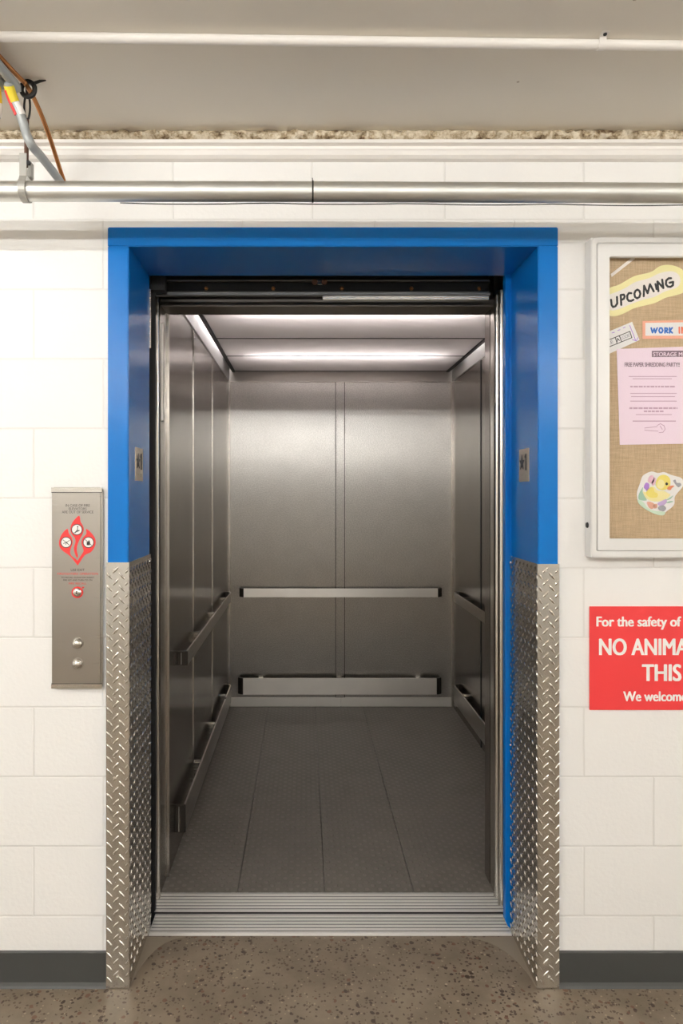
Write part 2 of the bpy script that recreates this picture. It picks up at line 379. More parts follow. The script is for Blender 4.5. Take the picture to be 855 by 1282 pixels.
def text_width(s, bold):
    cu = bpy.data.curves.new('txt', 'FONT'); cu.body = s; cu.size = 1.0; cu.offset = bold; o = bpy.data.objects.new('txt', cu); C.objects.link(o)
    me = bpy.data.meshes.new_from_object(o.evaluated_get(bpy.context.evaluated_depsgraph_get()))
    v = [p.co.x for p in me.vertices]; bpy.data.objects.remove(o); bpy.data.curves.remove(cu); bpy.data.meshes.remove(me)
    return max(v)-min(v)
def text(name, s, x, z, cap, y, mat, parent, width=None, align='LEFT', bold=0.0, xs=1.0, rot=0.0, t=.0004, fat=0.0):
    cu = bpy.data.curves.new('txt', 'FONT'); cu.body = s; cu.size = 1.0; cu.offset = bold; cu.resolution_u = 5
    o = bpy.data.objects.new('txt', cu); C.objects.link(o)
    dg = bpy.context.evaluated_depsgraph_get(); me = bpy.data.meshes.new_from_object(o.evaluated_get(dg))
    bpy.data.objects.remove(o); bpy.data.curves.remove(cu)
    xsv = [v.co.x for v in me.vertices]; x0, x1 = min(xsv), max(xsv)
    k = cap/.70; kx = (width/(x1-x0)) if width else k*xs
    off = -x0 if align == 'LEFT' else -(x0+x1)/2
    bm = bmesh.new(); bm.from_mesh(me); bpy.data.meshes.remove(me)
    c, sn = math.cos(rot), math.sin(rot)
    for v in bm.verts:
        a, b = (v.co.x+off)*kx, v.co.y*k
        v.co = Vector((x+a*c-b*sn, y, z+a*sn+b*c))
    for f in bm.faces: f.smooth = False
    r = bmesh.ops.extrude_face_region(bm, geom=bm.faces[:])
    for e in r['geom']:
        if isinstance(e, bmesh.types.BMVert): e.co.y -= t
    for f in bm.faces: f.smooth = False
    if fat:
        src = bm.faces[:]
        for q_, s_ in enumerate((-1, -.5, 0, .5, 1)):
            d_ = bmesh.ops.duplicate(bm, geom=src)['geom']
            bmesh.ops.translate(bm, verts=[e for e in d_ if isinstance(e, bmesh.types.BMVert)], vec=(s_*fat*kx, -.00004*(q_+1), (.35 if q_ % 2 else -.35)*fat*kx*(q_ != 2)))
    m = MB(); m.bm.free(); m.bm = bm
    return m.build(name, mat, parent)

# ================================================================== THE SETTING
HX0, HX1, HY, HZ = -3.3, 3.4, -5.6, 2.486
OX0, OX1, OZ = X(136), X(697), Z(286)          # outside of the blue frame
b = MB().box((HX0, 0, 0), (OX0-.001, .2, HZ)).box((OX1+.001, 0, 0), (HX1, .2, HZ)).box((OX0-.001, 0, OZ+.001), (OX1+.001, .2, HZ))
struct(b.build('wall_front', M['block']))
struct(MB().box((HX0-.1, HY-.1, 0), (HX0, .2, HZ)).build('wall_left', M['hall_wall']))
struct(MB().box((HX1, HY-.1, 0), (HX1+.1, .2, HZ)).build('wall_right', M['hall_wall']))
struct(MB().box((HX0, HY-.1, 0), (HX1, HY, HZ)).build('wall_back', M['hall_wall']))
struct(MB().box((HX0-.1, HY-.1, -.1), (HX1+.1, .225, 0)).build('floor', M['concrete']))
struct(MB().box((HX0-.1, HY-.1, HZ), (HX1+.1, .2, HZ+.1)).build('ceiling', M['ceiling']))
def baseboard(name, x0, x1):
    prof = [(-.0, .0), (-.014, .0), (-.010, .006), (-.006, .014), (-.006, .099), (-.004, .103), (0, .103)]
    return struct(MB().extrude_x(prof, x0, x1).build(name, M['basebd']))
baseboard('baseboard_left', HX0, X(134)); baseboard('baseboard_right', X(698.5), HX1)
# steel channel running along the head of the wall, and the crumbling filler above it
prof = [(0, Z(203)), (-.016, Z(203)+.002), (-.024, Z(199)), (-.026, Z(194)), (-.023, Z(191)), (-.014, Z(189.5)), (-.016, Z(186.5)), (-.030, Z(185)), (-.032, Z(181.5)), (-.028, Z(180.5)), (0, Z(180))]
struct(MB().extrude_x(prof, HX0, HX1).build('trim_1', M['white_paint']))
fb = MB(); n = 520; rows = []
zt, zb = HZ-.0005, Z(180.6)
for i in range(n+1):
    x = HX0+(HX1-HX0)*i/n; r = []
    for j in range(6):
        f = j/5; dy = -.004-.034*math.sin(PI*min(1, f*.7+.2))*(0.55+.45*random.random())
        r.append(fb.bm.verts.new((x, dy, zt+(zb-zt)*f+(0 if j in (0, 5) else random.uniform(-.003, .003)))))
    rows.append(r)
for A, B in zip(rows, rows[1:]):
    for j in range(5): fb.bm.faces.new((A[j], B[j], B[j+1], A[j+1]))
struct(fb.build('trim_2', M['foam'], smooth=True))
# cement patch swept around the foot of the frame
def patch(name, pts):
    q = MB(); v = [q.bm.verts.new((p[0], p[1], .0012)) for p in pts]; w = [q.bm.verts.new((p[0], p[1], .0002)) for p in pts]
    q.bm.faces.new(v); q.bm.faces.new(w[::-1])
    for i in range(len(pts)):
        j = (i+1) % len(pts); q.bm.faces.new((v[i], v[j], w[j], w[i]))
    return struct(q.build(name, M['patch']))
JI0, JI1 = X(162), X(672)                    # inner faces of the jambs
patch('trim_3', [(JI1-.001, .22)]+[(JI1-.16+.155*math.sin(a), .215-.225*(1-math.cos(a))) for a in [k*PI/2/10 for k in range(11)]]+[(JI1-.001, -.01)])
patch('trim_4', [(JI0+.001, .22)]+[(JI0+.12-.115*math.sin(a), .215-.225*(1-math.cos(a))) for a in [k*PI/2/10 for k in range(11)]]+[(JI0+.001, -.01)])

# ================================================================== BLUE DOOR FRAME
JD = .26; FZ = Z(310)
fr = thing('door_frame', 'blue painted steel frame around the open elevator entrance', 'door frame', (.08, 0, 0))
MB().box((OX0, -.01, .002), (JI0, JD, OZ-.024-.03), .0025).build('jamb', M['blue'], fr)
MB().box((JI1, -.01, .002), (OX1, JD, OZ-.024-.03), .0025).build('jamb', M['blue'], fr)
MB().box((OX0, -.011, FZ), (OX1, JD, OZ), .0025).build('header', M['blue'], fr)
lip = [(X(631.2, JD), Z(1150, JD)), (X(634, JD), Z(1156, JD)), (X(637.5, JD), Z(1159, JD)), (JI1, Z(1159, JD)), (JI1, FZ), (X(631.2, JD), FZ)]
MB().poly(lip, JD+.012, .026).build('strike_lip', M['blue'], fr)
MB().box((X(634.5, JD)-.003, JD-.018, .03), (X(634.5, JD)+.003, JD-.012, FZ-.03), .002).build('bead', M['blue'], fr)
MB().box((JI0+.0005, JD-.004, Z(436, JD)), (JI0+.0045, JD+.002, Z(362, JD)), .001).build('lit_edge_strip', M['trim_steel'], fr)  # pale strip standing in for light caught on the jamb's back edge

# ---- tread plate guards
def lugs(m, u0, u1, z0, z1, put, off=.010, pu=.0178, pz=.0355, Lh=.0135, Wh=.0036, h=.0022, flip=False):
    nc = int((u1-u0)/pu)+3
    for i in range(nc):
        for j in range(int((z1-z0)/pz)+2):
            u = u0+off+(i-1)*pu; z = z0+(j+(.5 if i % 2 else 0))*pz
            sgn = 1 if (i % 2 == 0) ^ flip else -1
            a = sgn*math.radians(48); ca, sa = math.cos(a), math.sin(a)
            if not (u0-.002 < u < u1+.002 and z0+.006 < z < z1-.006): continue
            ring = []; top = []
            for k in range(10):
                q = 2*PI*k/10; p = (Lh*math.cos(q), Wh*math.sin(q)*(1 if abs(math.cos(q)) < .9 else .6))
                cl = lambda v: min(max(v, u0+.0006), u1-.0006)
                ring.append(m.bm.verts.new(put(cl(u+p[0]*ca-p[1]*sa), z+p[0]*sa+p[1]*ca, 0)))
                top.append(m.bm.verts.new(put(cl(u+.55*(p[0]*ca-p[1]*sa)), z+.55*(p[0]*sa+p[1]*ca), h)))
            for k in range(10): m.bm.faces.new((ring[k], ring[(k+1) % 10], top[(k+1) % 10], top[k]))
            try: m.bm.faces.new(top)
            except ValueError: pass
def guard(name, label, xo, xi, side, ztop):
    g = thing(name, label, 'corner guard', ((xo+xi)/2, -.012, .006))
    y0 = -.0112; t = .0028
    m = MB().box((xo, y0-t, .003), (xi, y0, ztop))
    lugs(m, min(xo, xi), max(xo, xi), .008, ztop, lambda u, z, h: (u, y0-t-h, z), off=.010 if side < 0 else .003)
    m.build('front_plate', M['tread'], g, smooth=True)
    xa, xb = xi, xi-side*t
    m = MB().box((xa, y0-t, .003), (xb, JD+.004, ztop))
    lugs(m, y0-t, JD+.004, .008, ztop, lambda u, z, h: (xb-side*h, u, z), off=.006, flip=side > 0)
    m.build('side_plate', M['tread'], g, smooth=True)
    for z in (ztop-.022, ztop-.62):
        MB().lathe([(0, .004), (.003, .0035), (.0048, .0015), (.005, 0)], (xb, JD-.012, z), (-side, 0, 0), 12).build('screw', M['button'], g, smooth=True)
    xm = xo+side*.0+(xi-xo)*.5
    MB().lathe([(0, .005), (.003, .0045), (.005, .002), (.0055, 0)], (xm, y0-t, .035), (0, -1, 0), 12).build('screw', M['button'], g, smooth=True)
    return g
guard('corner_guard', 'diamond tread plate corner guard on the frame foot below the call station', X(134.5), JI0, -1, Z(703.5))
guard('corner_guard', 'diamond tread plate corner guard on the frame foot beside the red sign', X(698), JI1, 1, Z(705.5))

# ---- floor marker plates on the jambs
def marker(label, xs, side, py0, py1, p0, p1):
    y0, y1 = .066, .160
    zt, zb = Z(py0, .115), Z(py1, .115)
    o = thing('floor_marker', label, 'floor marker', (xs, (y0+y1)/2, zb))
    xf = xs-side*.002
    MB().box((xs, y0, zb), (xf, y1, zt), .0008).build('plate', M['brass'], o)
    # raised star and 1 ; reading direction runs across the jamb
    def put(u, v): return (y0+(y1-y0)*(u if side > 0 else 1-u), zb+(zt-zb)*v)
    def raised(name, pts):
        q = MB(); A = [q.bm.verts.new((xf-side*.0015, *put(*p))) for p in pts]; B = [q.bm.verts.new((xf, *put(*p))) for p in pts]
        q.bm.faces.new(A); q.bm.faces.new(B[::-1])
        for i in range(len(pts)):
            j = (i+1) % len(pts); q.bm.faces.new((A[i], A[j], B[j], B[i]))
        q.build(name, M['ink'], o)
    flip = (lambda u: 1-u) if side > 0 else (lambda u: 1-u)
    st = []
    for k in range(10):
        r = .25 if k % 2 == 0 else .105; a = PI/2+k*PI/5
        st.append((flip(.33)+r*math.cos(a), .58+r*1.0*math.sin(a)))
    raised('star', st)
    raised('numeral', [(flip(u), v) for u, v in ((.70, .34), (.78, .34), (.78, .84), (.71, .84), (.62, .76), (.64, .71), (.70, .75))])
    for i, (u, v) in enumerate(((.30, .2), (.36, .2), (.66, .2), (.66, .14), (.72, .2))):
        q = MB().lathe([(0, .0016), (.0012, .0012), (.0018, 0)], (xf, *put(flip(u), v)), (-side, 0, 0), 8); q.build('braille_dot', M['brass'], o, smooth=True)
marker('small metal plate with star and numeral on the blue jamb nearer the call station', JI0, -1, 561, 602, 0, 0)
marker('small metal plate with star and numeral on the blue jamb nearer the bulletin board', JI1, 1, 562, 603, 0, 0)

# ================================================================== SILLS
def ribbed(m, x0, x1, y0, y1, z, t, nrib, base=-.05):
    prof = [(y0, base), (y0, z)]
    st = (y1-y0)/nrib
    for i in range(nrib):
        a = y0+i*st
        prof += [(a+.0005, z), (a+st*.66, z), (a+st*.69, z-t), (a+st*.97, z-t), (a+st*.999, z)]
    prof += [(y1, z), (y1, base)]
    m.extrude_x(prof, x0, x1)
hs = thing('door_sill', 'ribbed aluminium landing sill along the concrete floor edge', 'sill', (.08, .28, 0))
m = MB(); ribbed(m, JI0+.004, JI1-.004, .228, .332, .006, .005, 6); m.build('ribbed_tread', M['alu_sill'], hs)
MB().box((JI0+.006, .234, -.049), (JI1-.006, .3315, .0045)).build('groove_dark_fill', M['black_rubber'], hs)  # dark fill: shade and dirt of the grooves put into the colour
MB().box((JI0+.004, .226, -.05), (JI1-.004, .2275, .004)).build('nosing', M['alu_sill'], hs)

# ================================================================== ELEVATOR CAR
CX0, CX1, CY0, CY1, CZ = -.506, .993, .455, 2.60, 2.256
EX0, EX1 = -.512, .677                       # clear entrance
car = thing('elevator_car', 'open stainless steel elevator car seen through the blue entrance', 'elevator', (.24, 1.5, 0))
m = MB(); ribbed(m, EX0-.02, EX1+.02, .347, CY0, .006, .005, 6); m.build('car_sill', M['alu_sill'], car)
MB().box((EX0-.018, .3475, -.049), (EX1+.018, CY0-.001, .0045)).build('groove_dark_fill', M['black_rubber'], car)  # same dark fill for groove shade and dirt
MB().box((EX0-.02, .344, -.20), (EX1+.02, .3468, .0035)).build('gap_shade_strip', M['black_rubber'], car)  # black strip added as painted shade in the gap between the sills
# floor: rubber sheets with welded seams
xs = [CX0-.01]+[X(p, 2*(616/500.-1)) for p in (297.6, 406.3, 517.6)]+[CX1+.01]
for a, c in zip(xs, xs[1:]):
    MB().box((a+.0009, CY0+.0005, -.03), (c-.0009, CY1+.01, .006), .0012, 1).build('floor_sheet', M['rubber'], car)
MB().box((CX0-.02, CY0+.0005, -.045), (CX1+.02, CY1+.02, -.029)).build('platform', M['black'], car)
# left side wall
def wall_panel(x, side, y0, y1):
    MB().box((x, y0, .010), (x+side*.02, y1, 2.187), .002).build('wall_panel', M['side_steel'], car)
L_ys = [.552, 1.117, 1.767, 2.50]
for a, c in zip(L_ys, L_ys[1:]):
    wall_panel(CX0, -1, a+.003, c-.003)
for y in L_ys[:3]:
    MB().box((CX0+.0035, y-.0035, .01), (CX0-.012, y+.0035, 2.187), .0015).build('seam_trim', M['post_steel'], car)
MB().box((CX0, 2.50, .01), (CX0-.02, 2.60, 2.187)).build('wall_panel', M['side_steel'], car)
MB().box((CX0, CY1-.035, .01), (CX0+.012, CY1, 2.187), .003).build('corner_trim', M['post_steel'], car)
MB().box((CX1, CY1-.035, .01), (CX1-.012, CY1, 2.187), .003).build('corner_trim', M['post_steel'], car)
# right side wall
R_ys = [.57, 1.20, 1.85, 2.60]
for a, c in zip(R_ys, R_ys[1:]):
    wall_panel(CX1, 1, a+.003, c-.003)
for y in R_ys[1:3]:
    MB().box((CX1-.0035, y-.006, .01), (CX1+.012, y+.006, 2.187), .0015).build('seam_trim', M['dark_steel'], car)
# rear wall
RX = [X(289, CY1), X(420.5, CY1), X(431, CY1), X(563.5, CY1)]
zk, zf = .068, 2.187
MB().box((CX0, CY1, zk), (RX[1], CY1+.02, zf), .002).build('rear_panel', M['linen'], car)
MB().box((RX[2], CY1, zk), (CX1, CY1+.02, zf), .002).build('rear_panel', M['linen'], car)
MB().box((RX[1]+.0005, CY1-.006, zk), (RX[2]-.0005, CY1+.01, zf-.005), .0015).build('stile', M['linen'], car)
for x in (RX[1]-.004, RX[2]+.0005):
    MB().box((x, CY1-.0015, zk), (x+.0035, CY1-.0002, zf-.005)).build('seam_trim', M['dark_steel'], car)
for x in (RX[0]-.004, RX[3]+.002):
    MB().box((x, CY1-.0045, zk), (x+.003, CY1-.0002, zf-.005), .001).build('seam_trim', M['post_steel'], car)
MB().box((CX0, CY1-.006, .008), (.245, CY1+.01, zk), .002).build('kick_strip', M['kick'], car)
MB().box((.2458, CY1-.006, .008), (CX1, CY1+.01, zk), .002).build('kick_strip', M['kick'], car)
MB().box((CX0, CY1-.004, zf+.001), (CX1, CY1+.02, 2.38), .002).build('frieze', M['rear_frieze'], car)
MB().box((CX0+.012, CY1-.007, zf-.005), (CX1-.012, CY1-.0005, zf+.0005), .001).build('seam_trim', M['trim_steel'], car)
# bright frieze along the side walls, leaning into the ceiling
def side_frieze(x, side, y0, y1):
    q = MB(); pr = [(x, 2.189), (x-side*.0035, 2.189), (x-side*.0035, 2.378), (x+side*.01, 2.378), (x+side*.01, 2.189)]
    A = [q.bm.verts.new((p[0], y0, p[1])) for p in pr]; B = [q.bm.verts.new((p[0], y1, p[1])) for p in pr]
    q.bm.faces.new(A); q.bm.faces.new(B[::-1])
    for i in range(len(pr)):
        j = (i+1) % len(pr); q.bm.faces.new((A[i], A[j], B[j], B[i]))
    q.build('frieze', M['frieze'], car)
for x, sd in ((CX0, -1), (CX1, 1)):
    side_frieze(x, sd, .56, 1.262); side_frieze(x, sd, 1.264, 2.595)
# ceiling: translucent sheets over two fluorescent tubes
cy = [.585, 1.10, 1.627, 2.09, 2.592]
ex0, ex1 = CX0+.042, CX1-.042
for a, c in zip(cy, cy[1:]):
    q = MB(); v = [q.bm.verts.new(p) for p in ((ex0, a+.003, CZ+.002), (ex1, a+.003, CZ+.002), (ex1, c-.003, CZ+.002), (ex0, c-.003, CZ+.002))]
    q.bm.faces.new(v); q.build('ceiling_diffuser', M['diffuser'], car)
for y in cy:
    MB().box((ex0, y-.004, CZ-.001), (ex1, y+.004, CZ+.006), .001, 1).build('ceiling_bar', M['dark_steel'], car)
for x_, sg_ in ((CX0, 1), (CX1, -1)):          # dark edge angle screening the sheets, and an unseen tube added to wash the frieze
    MB().box((x_+sg_*.022, .585, CZ-.006), (x_+sg_*.042, 2.596, CZ-.001), .001, 1).box((x_+sg_*.040, .585, CZ-.001), (x_+sg_*.042, 2.596, 2.36)).build('ceiling_edge', M['dark_steel'], car)
    MB().tube([(x_+sg_*.033, .62, 2.325), (x_+sg_*.033, 2.2, 2.325)], .0055, 8).build('light_tube', M['frieze_wash_tube'], car, smooth=True)
MB().box((CX0-.02, .5, 2.381), (CX1+.02, 2.62, 2.40)).build('canopy', M['white_paint'], car)
for y in (1.12, 2.09):
    MB().tube([(-.33, y, 2.325), (.82, y, 2.325)], .013, 10).build('light_tube', M['car_tube'], car, smooth=True)
# front return, columns and transom
MB().box((EX1, .500, .008), (CX1+.02, .575, 2.30), .003).build('front_return', M['side_steel'], car)
MB().box((EX1, .450, .008), (EX1+.06, .497, 2.30), .003).build('front_column', M['post_steel'], car)
MB().box((EX0, .445, .008), (EX0-.05, .548, 2.30), .002).build('front_column', M['side_steel'], car)
MB().tube([(EX0-.012, .425, .008), (EX0-.012, .425, 2.15)], .016, 14).build('nose_post', M['post_steel'], car, smooth=True)
MB().box((EX0+.004, .330, .012), (EX0-.06, .352, 2.15), .003).build('gap_shade_bar', M['black_rubber'], car)  # black bar added as painted shade in the gap behind the jamb
MB().box((EX0-.002, .353, .008), (EX0-.06, .406, 2.15), .006).build('strike_post', M['post_steel'], car)
MB().box((EX0-.05, .455, 2.108), (CX1+.02, .58, 2.38), .003).build('transom', M['transom'], car)
la = MB().box((EX0-.001, .448, Z(527, .455)), (EX0+.006, .462, Z(404, .455)), .003).build('arrival_lantern', M['kick'], car)
MB().box((EX0, .462, Z(527, .455)-.002), (EX0+.005, .478, Z(527, .455)+.004), .001).build('foot_clip', M['dark_steel'], la)

# ---- handrails and bumper rails
def rail(name, pts_fn, zt, zb, brackets, mat):
    """flat bar with returned ends; pts_fn gives the plan outline of the bar's outer face"""
    pts = pts_fn; q = MB(); th = .007
    P = [Vector((p[0], p[1])) for p in pts]; inner = []
    for i, p in enumerate(P):
        t = (P[min(i+1, len(P)-1)]-P[max(i-1, 0)]).normalized(); inner.append(p+Vector((-t.y, t.x))*th)
    ring = P+inner[::-1]
    A = [q.bm.verts.new((p.x, p.y, zt)) for p in ring]; B = [q.bm.verts.new((p.x, p.y, zb)) for p in ring]
    n = len(P)
    for i in range(n-1):
        j, k = 2*n-1-i, 2*n-2-i
        q.bm.faces.new((A[i], A[i+1], A[k], A[j])); q.bm.faces.new((B[i], B[j], B[k], B[i+1]))
    for i in range(2*n):
        j = (i+1) % (2*n); q.bm.faces.new((A[i], B[i], B[j], A[j]))
    o = q.build(name, mat, car)
    for bx in brackets: MB().box(*bx, .002).build('bracket', M['trim_steel'], o)
    return o
for nm, zt, zb, yf in (('handrail', .807, .750, .735), ('bumper_rail', .216, .108, .684)):
    zm = (zt+zb)/2; hz = min((zt-zb)/2-.003, .02)
    off = .040
    # left wall
    xw, xo = CX0, CX0+off
    pl = [(xo, yf+.010), (xo, 2.36), (xo-.012, 2.385), (xw+.001, 2.40)]
    br = [((xw, y-.016, zt-.008), (xo-.006, y+.016, zb+.008)) for y in (1.15, 1.67, 2.18)]
    o = rail(nm, pl, zt, zb, br, M['side_rail'])
    MB().box((xw+.0005, yf, zb+.0005), (xo, yf+.010, zt-.0005), .0015).build('end_cap', M['capdark'], o)
    MB().box((xw+.014, yf-.001, zb+.004), (xw+.0155, yf+.001, zt-.006)).build('cap_joint', M['rail_steel'], o)
    # right wall (mirrored)
    xw, xo = CX1, CX1-off
    pr = [(xw-.001, 2.40), (xo+.012, 2.385), (xo, 2.36), (xo, .80), (xo+.008, .788), (xw-.001, .786)]
    br = [((xw, y-.016, zt-.008), (xo+.006, y+.016, zb+.008)) for y in (1.15, 1.67, 2.18)]
    rail(nm, pr, zt, zb, br, M['side_rail'])
    # rear wall
    yw, yo = CY1, CY1-.072 if nm == 'bumper_rail' else CY1-.06
    if nm == 'bumper_rail': xa, xb, ch = X(298, 2.55), X(552.5, 2.55), .035
    else: xa, xb, ch = X(299.5, 2.55), X(553.5, 2.55), .03
    rr = [(xa+ch, yo), (xb-ch, yo)]
    br = [((x-.016, yw, zt-.008), (x+.016, yo+.006, zb+.008)) for x in (xa+.15, (xa+xb)/2, xb-.15)]
    o = rail(nm, rr, zt, zb, br, M['rail_steel'])
    for x0_, sg_ in ((xa, 1), (xb, -1)):
        q = MB(); pr_ = [(x0_, yw-.0005), (x0_, yo+.022), (x0_+sg_*ch*.6, yo+.004), (x0_+sg_*ch, yo), (x0_+sg_*ch, yo+.007), (x0_+sg_*.010, yo+.028), (x0_+sg_*.010, yw-.0005)]
        A = [q.bm.verts.new((p[0], p[1], zb+.0005)) for p in pr_]; B = [q.bm.verts.new((p[0], p[1], zt-.0005)) for p in pr_]
        q.bm.faces.new(A); q.bm.faces.new(B[::-1])
        for i in range(len(pr_)):
            j = (i+1) % len(pr_); q.bm.faces.new((A[i], A[j], B[j], B[i]))
        q.build('end_cap', M['capdark'], o)

# ---- sliding doors, stacked open on the strike side
def slide(label, y0, y1, x0):
    d = thing('sliding_door', label, 'elevator door', (x0, (y0+y1)/2, .012))
    MB().box((x0+.006, y0, .012), (x0+.62, y1, 2.14), .003).build('door_panel', M['side_steel'], d)
    MB().tube([(x0+.010, (y0+y1)/2, .012), (x0+.010, (y0+y1)/2, 2.14)], (y1-y0)/2, 14).build('leading_edge', M['post_steel'], d, smooth=True)
slide('stainless car door panel slid open, its edge nearest the car column', .412, .442, EX1-.002)
slide('stainless car door panel slid open, its edge nearest the landing', .362, .392, EX1-.001)
slide('stainless landing door panel slid open behind the blue strike lip', .290, .322, EX1+.008)
# ---- door track overhead
tk = thing('door_track', 'dark steel door track with rollers above the elevator entrance', 'door track', (.08, .38, 2.11))
TX0, TX1 = X(206, .36), X(613, .36)
MB().box((TX0, .372, Z(364.5, .37)), (TX1, .385, Z(340, .37)), .001).build('track_plate', M['dark_steel'], tk)
MB().tube([(TX0, .362, Z(351, .362)), (TX1, .362, Z(351, .362))], .0065, 12).build('guide_rail', M['track_steel'], tk, smooth=True)
MB().box((TX0-.03, .350, Z(369.5, .35)), (TX1, .372, Z(365.5, .35)), .001).build('flange', M['track_steel'], tk)
MB().box((X(404, .335), .335, Z(375, .335)), (X(612, .335), .349, Z(370.5, .335)), .001).build('hanger_bar', M['trim_steel'], tk)
for px in (258, 342, 428, 515, 600):
    MB().lathe([(0, .006), (.005, .0055), (.0075, .002), (.0075, 0)], (X(px, .37), .372, Z(361, .37)), (0, -1, 0), 6).build('bolt', M['copper'], tk)
for px in (394, 406):
    MB().lathe([(0, .012), (.004, .012), (.009, .009), (.0105, .004), (.009, 0)], (X(px, .36), .356, Z(354, .36)), (0, -1, 0), 18).build('roller', M['rust'], tk, smooth=True)
MB().box((X(397, .36), .352, Z(357, .36)), (X(404, .36), .358, Z(351, .36)), .001).build('roller_plate', M['trim_steel'], tk)
MB().box((X(190, .32), .30, Z(365, .32)), (X(207, .32), .345, Z(345, .32)), .001).build('end_box', M['black'], tk)

# shaft walls behind the landing wall: dark, bare
struct(MB().box((-.95, .21, -.5), (-.93, 2.8, 2.7)).box((1.50, .21, -.5), (1.52, 2.8, 2.7)).box((-.95, 2.78, -.5), (1.52, 2.8, 2.7))
       .box((-.95, .21, 2.68), (1.52, 2.8, 2.7)).box((-.95, .23, -.5), (1.52, 2.8, -.48)).build('wall_shaft', M['black']))

# ================================================================== CALL STATION
CSX0, CSX1, CSZ1, CSZ0 = X(66.5), X(130), Z(610), Z(860.5)
yf = -.016
cs = thing('call_station', 'tall stainless call station with red flame emblem on the white block wall', 'call station', ((CSX0+CSX1)/2, 0, CSZ0))
MB().box((CSX0, 0, CSZ0), (CSX1, yf, CSZ1), .006, 3).build('faceplate', M['station'], cs)
for z in (Z(616.5), Z(854)):
    MB().box((CSX0+.001, yf-.0012, z-.0008), (CSX1-.001, yf+.001, z+.0008)).build('crease', M['dark_steel'], cs)
MB().box((CSX0+.0005, yf-.0006, Z(610.5)), (CSX1-.0005, yf+.001, Z(616))).build('end_cap', M['trim_steel'], cs)
MB().box((CSX0+.0005, yf-.0006, Z(854.7)), (CSX1-.0005, yf+.001, Z(860))).build('end_cap', M['trim_steel'], cs)
k = 9.157
def cp(p): return (X(66+p[0]/k, yf), Z(620+p[1]/k, yf))
em = MB()
em.poly([cp(p) for p in smooth_pts([(305,235),(262,268),(222,320),(203,385),(217,445),(250,482),(262,530),(246,590),(246,640),(275,715),(290,695),(276,640),(282,575),(310,505),(342,445),(356,385),(340,340),(318,300)], 3)], yf, .0006)
em.poly([cp(p) for p in smooth_pts([(168,385),(110,440),(75,520),(80,590),(120,640),(200,698),(287,802),(286,752),(212,690),(200,635),(228,545),(215,480),(185,440)], 3)], yf, .0006)
em.poly([cp(p) for p in smooth_pts([(383,385),(387,440),(345,490),(330,550),(352,620),(348,655),(286,752),(287,802),(365,690),(440,650),(487,575),(487,500),(440,430)], 3)], yf, .0007)
emb = em.build('flame_emblem', M['red'], cs)
for i, (cx_, cy_) in enumerate(((278, 394), (155, 540), (411, 540))):
    x_, z_ = cp((cx_, cy_)); r_ = 64/k/S
    MB().poly(circle(x_, z_, r_), yf-.0006, .0004).build('ring', M['ink'], emb)
    MB().poly(circle(x_, z_, r_*.86), yf-.0009, .0004).build('disc', M['white'], emb)
    q = MB(); yy = yf-.0013; u = r_
    if i == 0:
        q.poly(circle(x_+.15*u, z_+.5*u, .13*u, 10), yy, .0003)
        q.strokes([[(x_+.15*u, z_+.3*u), (x_+.1*u, z_-.05*u), (x_+.35*u, z_-.25*u)], [(x_+.1*u, z_-.05*u), (x_-.1*u, z_-.3*u)], [(x_-.5*u, z_-.55*u), (x_-.2*u, z_-.55*u), (x_-.2*u, z_-.35*u), (x_+.1*u, z_-.35*u), (x_+.1*u, z_-.15*u), (x_+.45*u, z_-.15*u)]], .13*u, yy, .0003)
    elif i == 1:
        q.strokes([[(x_-.55*u, z_+.45*u), (x_+.55*u, z_-.45*u)], [(x_-.45*u, z_-.2*u), (x_+.15*u, z_+.05*u), (x_+.6*u, z_+.35*u)], [(x_-.1*u, z_-.35*u), (x_+.2*u, z_+.05*u)]], .1*u, yy, .0003)
    else:
        q.poly([(x_-.3*u, z_-.5*u), (x_+.25*u, z_-.5*u), (x_+.3*u, z_), (x_+.1*u, z_+.45*u), (x_-.1*u, z_+.05*u), (x_-.3*u, z_+.1*u)], yy, .0003)
        q.strokes([[(x_-.55*u, z_+.5*u), (x_+.55*u, z_-.5*u)]], .1*u, yy-.0002, .0003)
    q.build('pictogram', M['ink'], emb)
xm = X(97.3, yf)
def ln(s, py, cap, w, mat, bold=0.0): text('lettering', s, X(97.3-.0, yf), Z(py, yf), cap/S, yf, M[mat], cs, width=w/S, align='CENTER', bold=bold, t=.0003)
ln('IN CASE OF FIRE', 634.3, 3.2, 30, 'ink'); ln('ELEVATORS', 638.4, 3.0, 22, 'ink'); ln('ARE OUT OF SERVICE', 642.6, 3.2, 39, 'ink')
ln('USE EXIT', 715, 3.0, 17, 'ink'); ln("FIREFIGHTERS' OPERATION", 719.6, 2.6, 50, 'red')
ln('TO RECALL ELEVATOR INSERT', 724, 2.0, 41, 'ink'); ln('FIRE KEY AND TURN TO ON', 727.2, 2.0, 36, 'ink'); ln('FIRE RECALL', 731.6, 2.3, 22, 'red')
ks = MB().lathe([(0, .0025), (.0165, .0025), (.0168, 0)], (X(97, yf), yf, Z(741.5, yf)), (0, -1, 0), 28).build('key_ring', M['red'], cs, smooth=True)
kc = MB().lathe([(0, .0085), (.007, .008), (.0115, .006), (.0138, .0015), (.0138, .001)], (X(97, yf), yf, Z(741.5, yf)), (0, -1, 0), 24).build('key_switch', M['button'], cs, smooth=True)
MB().box((X(97, yf)-.0012, yf-.0085, Z(741.5, yf)-.005), (X(97, yf)+.0012, yf-.0070, Z(741.5, yf)+.005)).build('key_slot', M['ink'], kc)
MB().poly([(X(102.5, yf), Z(734.5, yf)), (X(106, yf), Z(734.8, yf)), (X(103.6, yf), Z(737.3, yf))], yf, .0004).build('pointer', M['red'], cs)
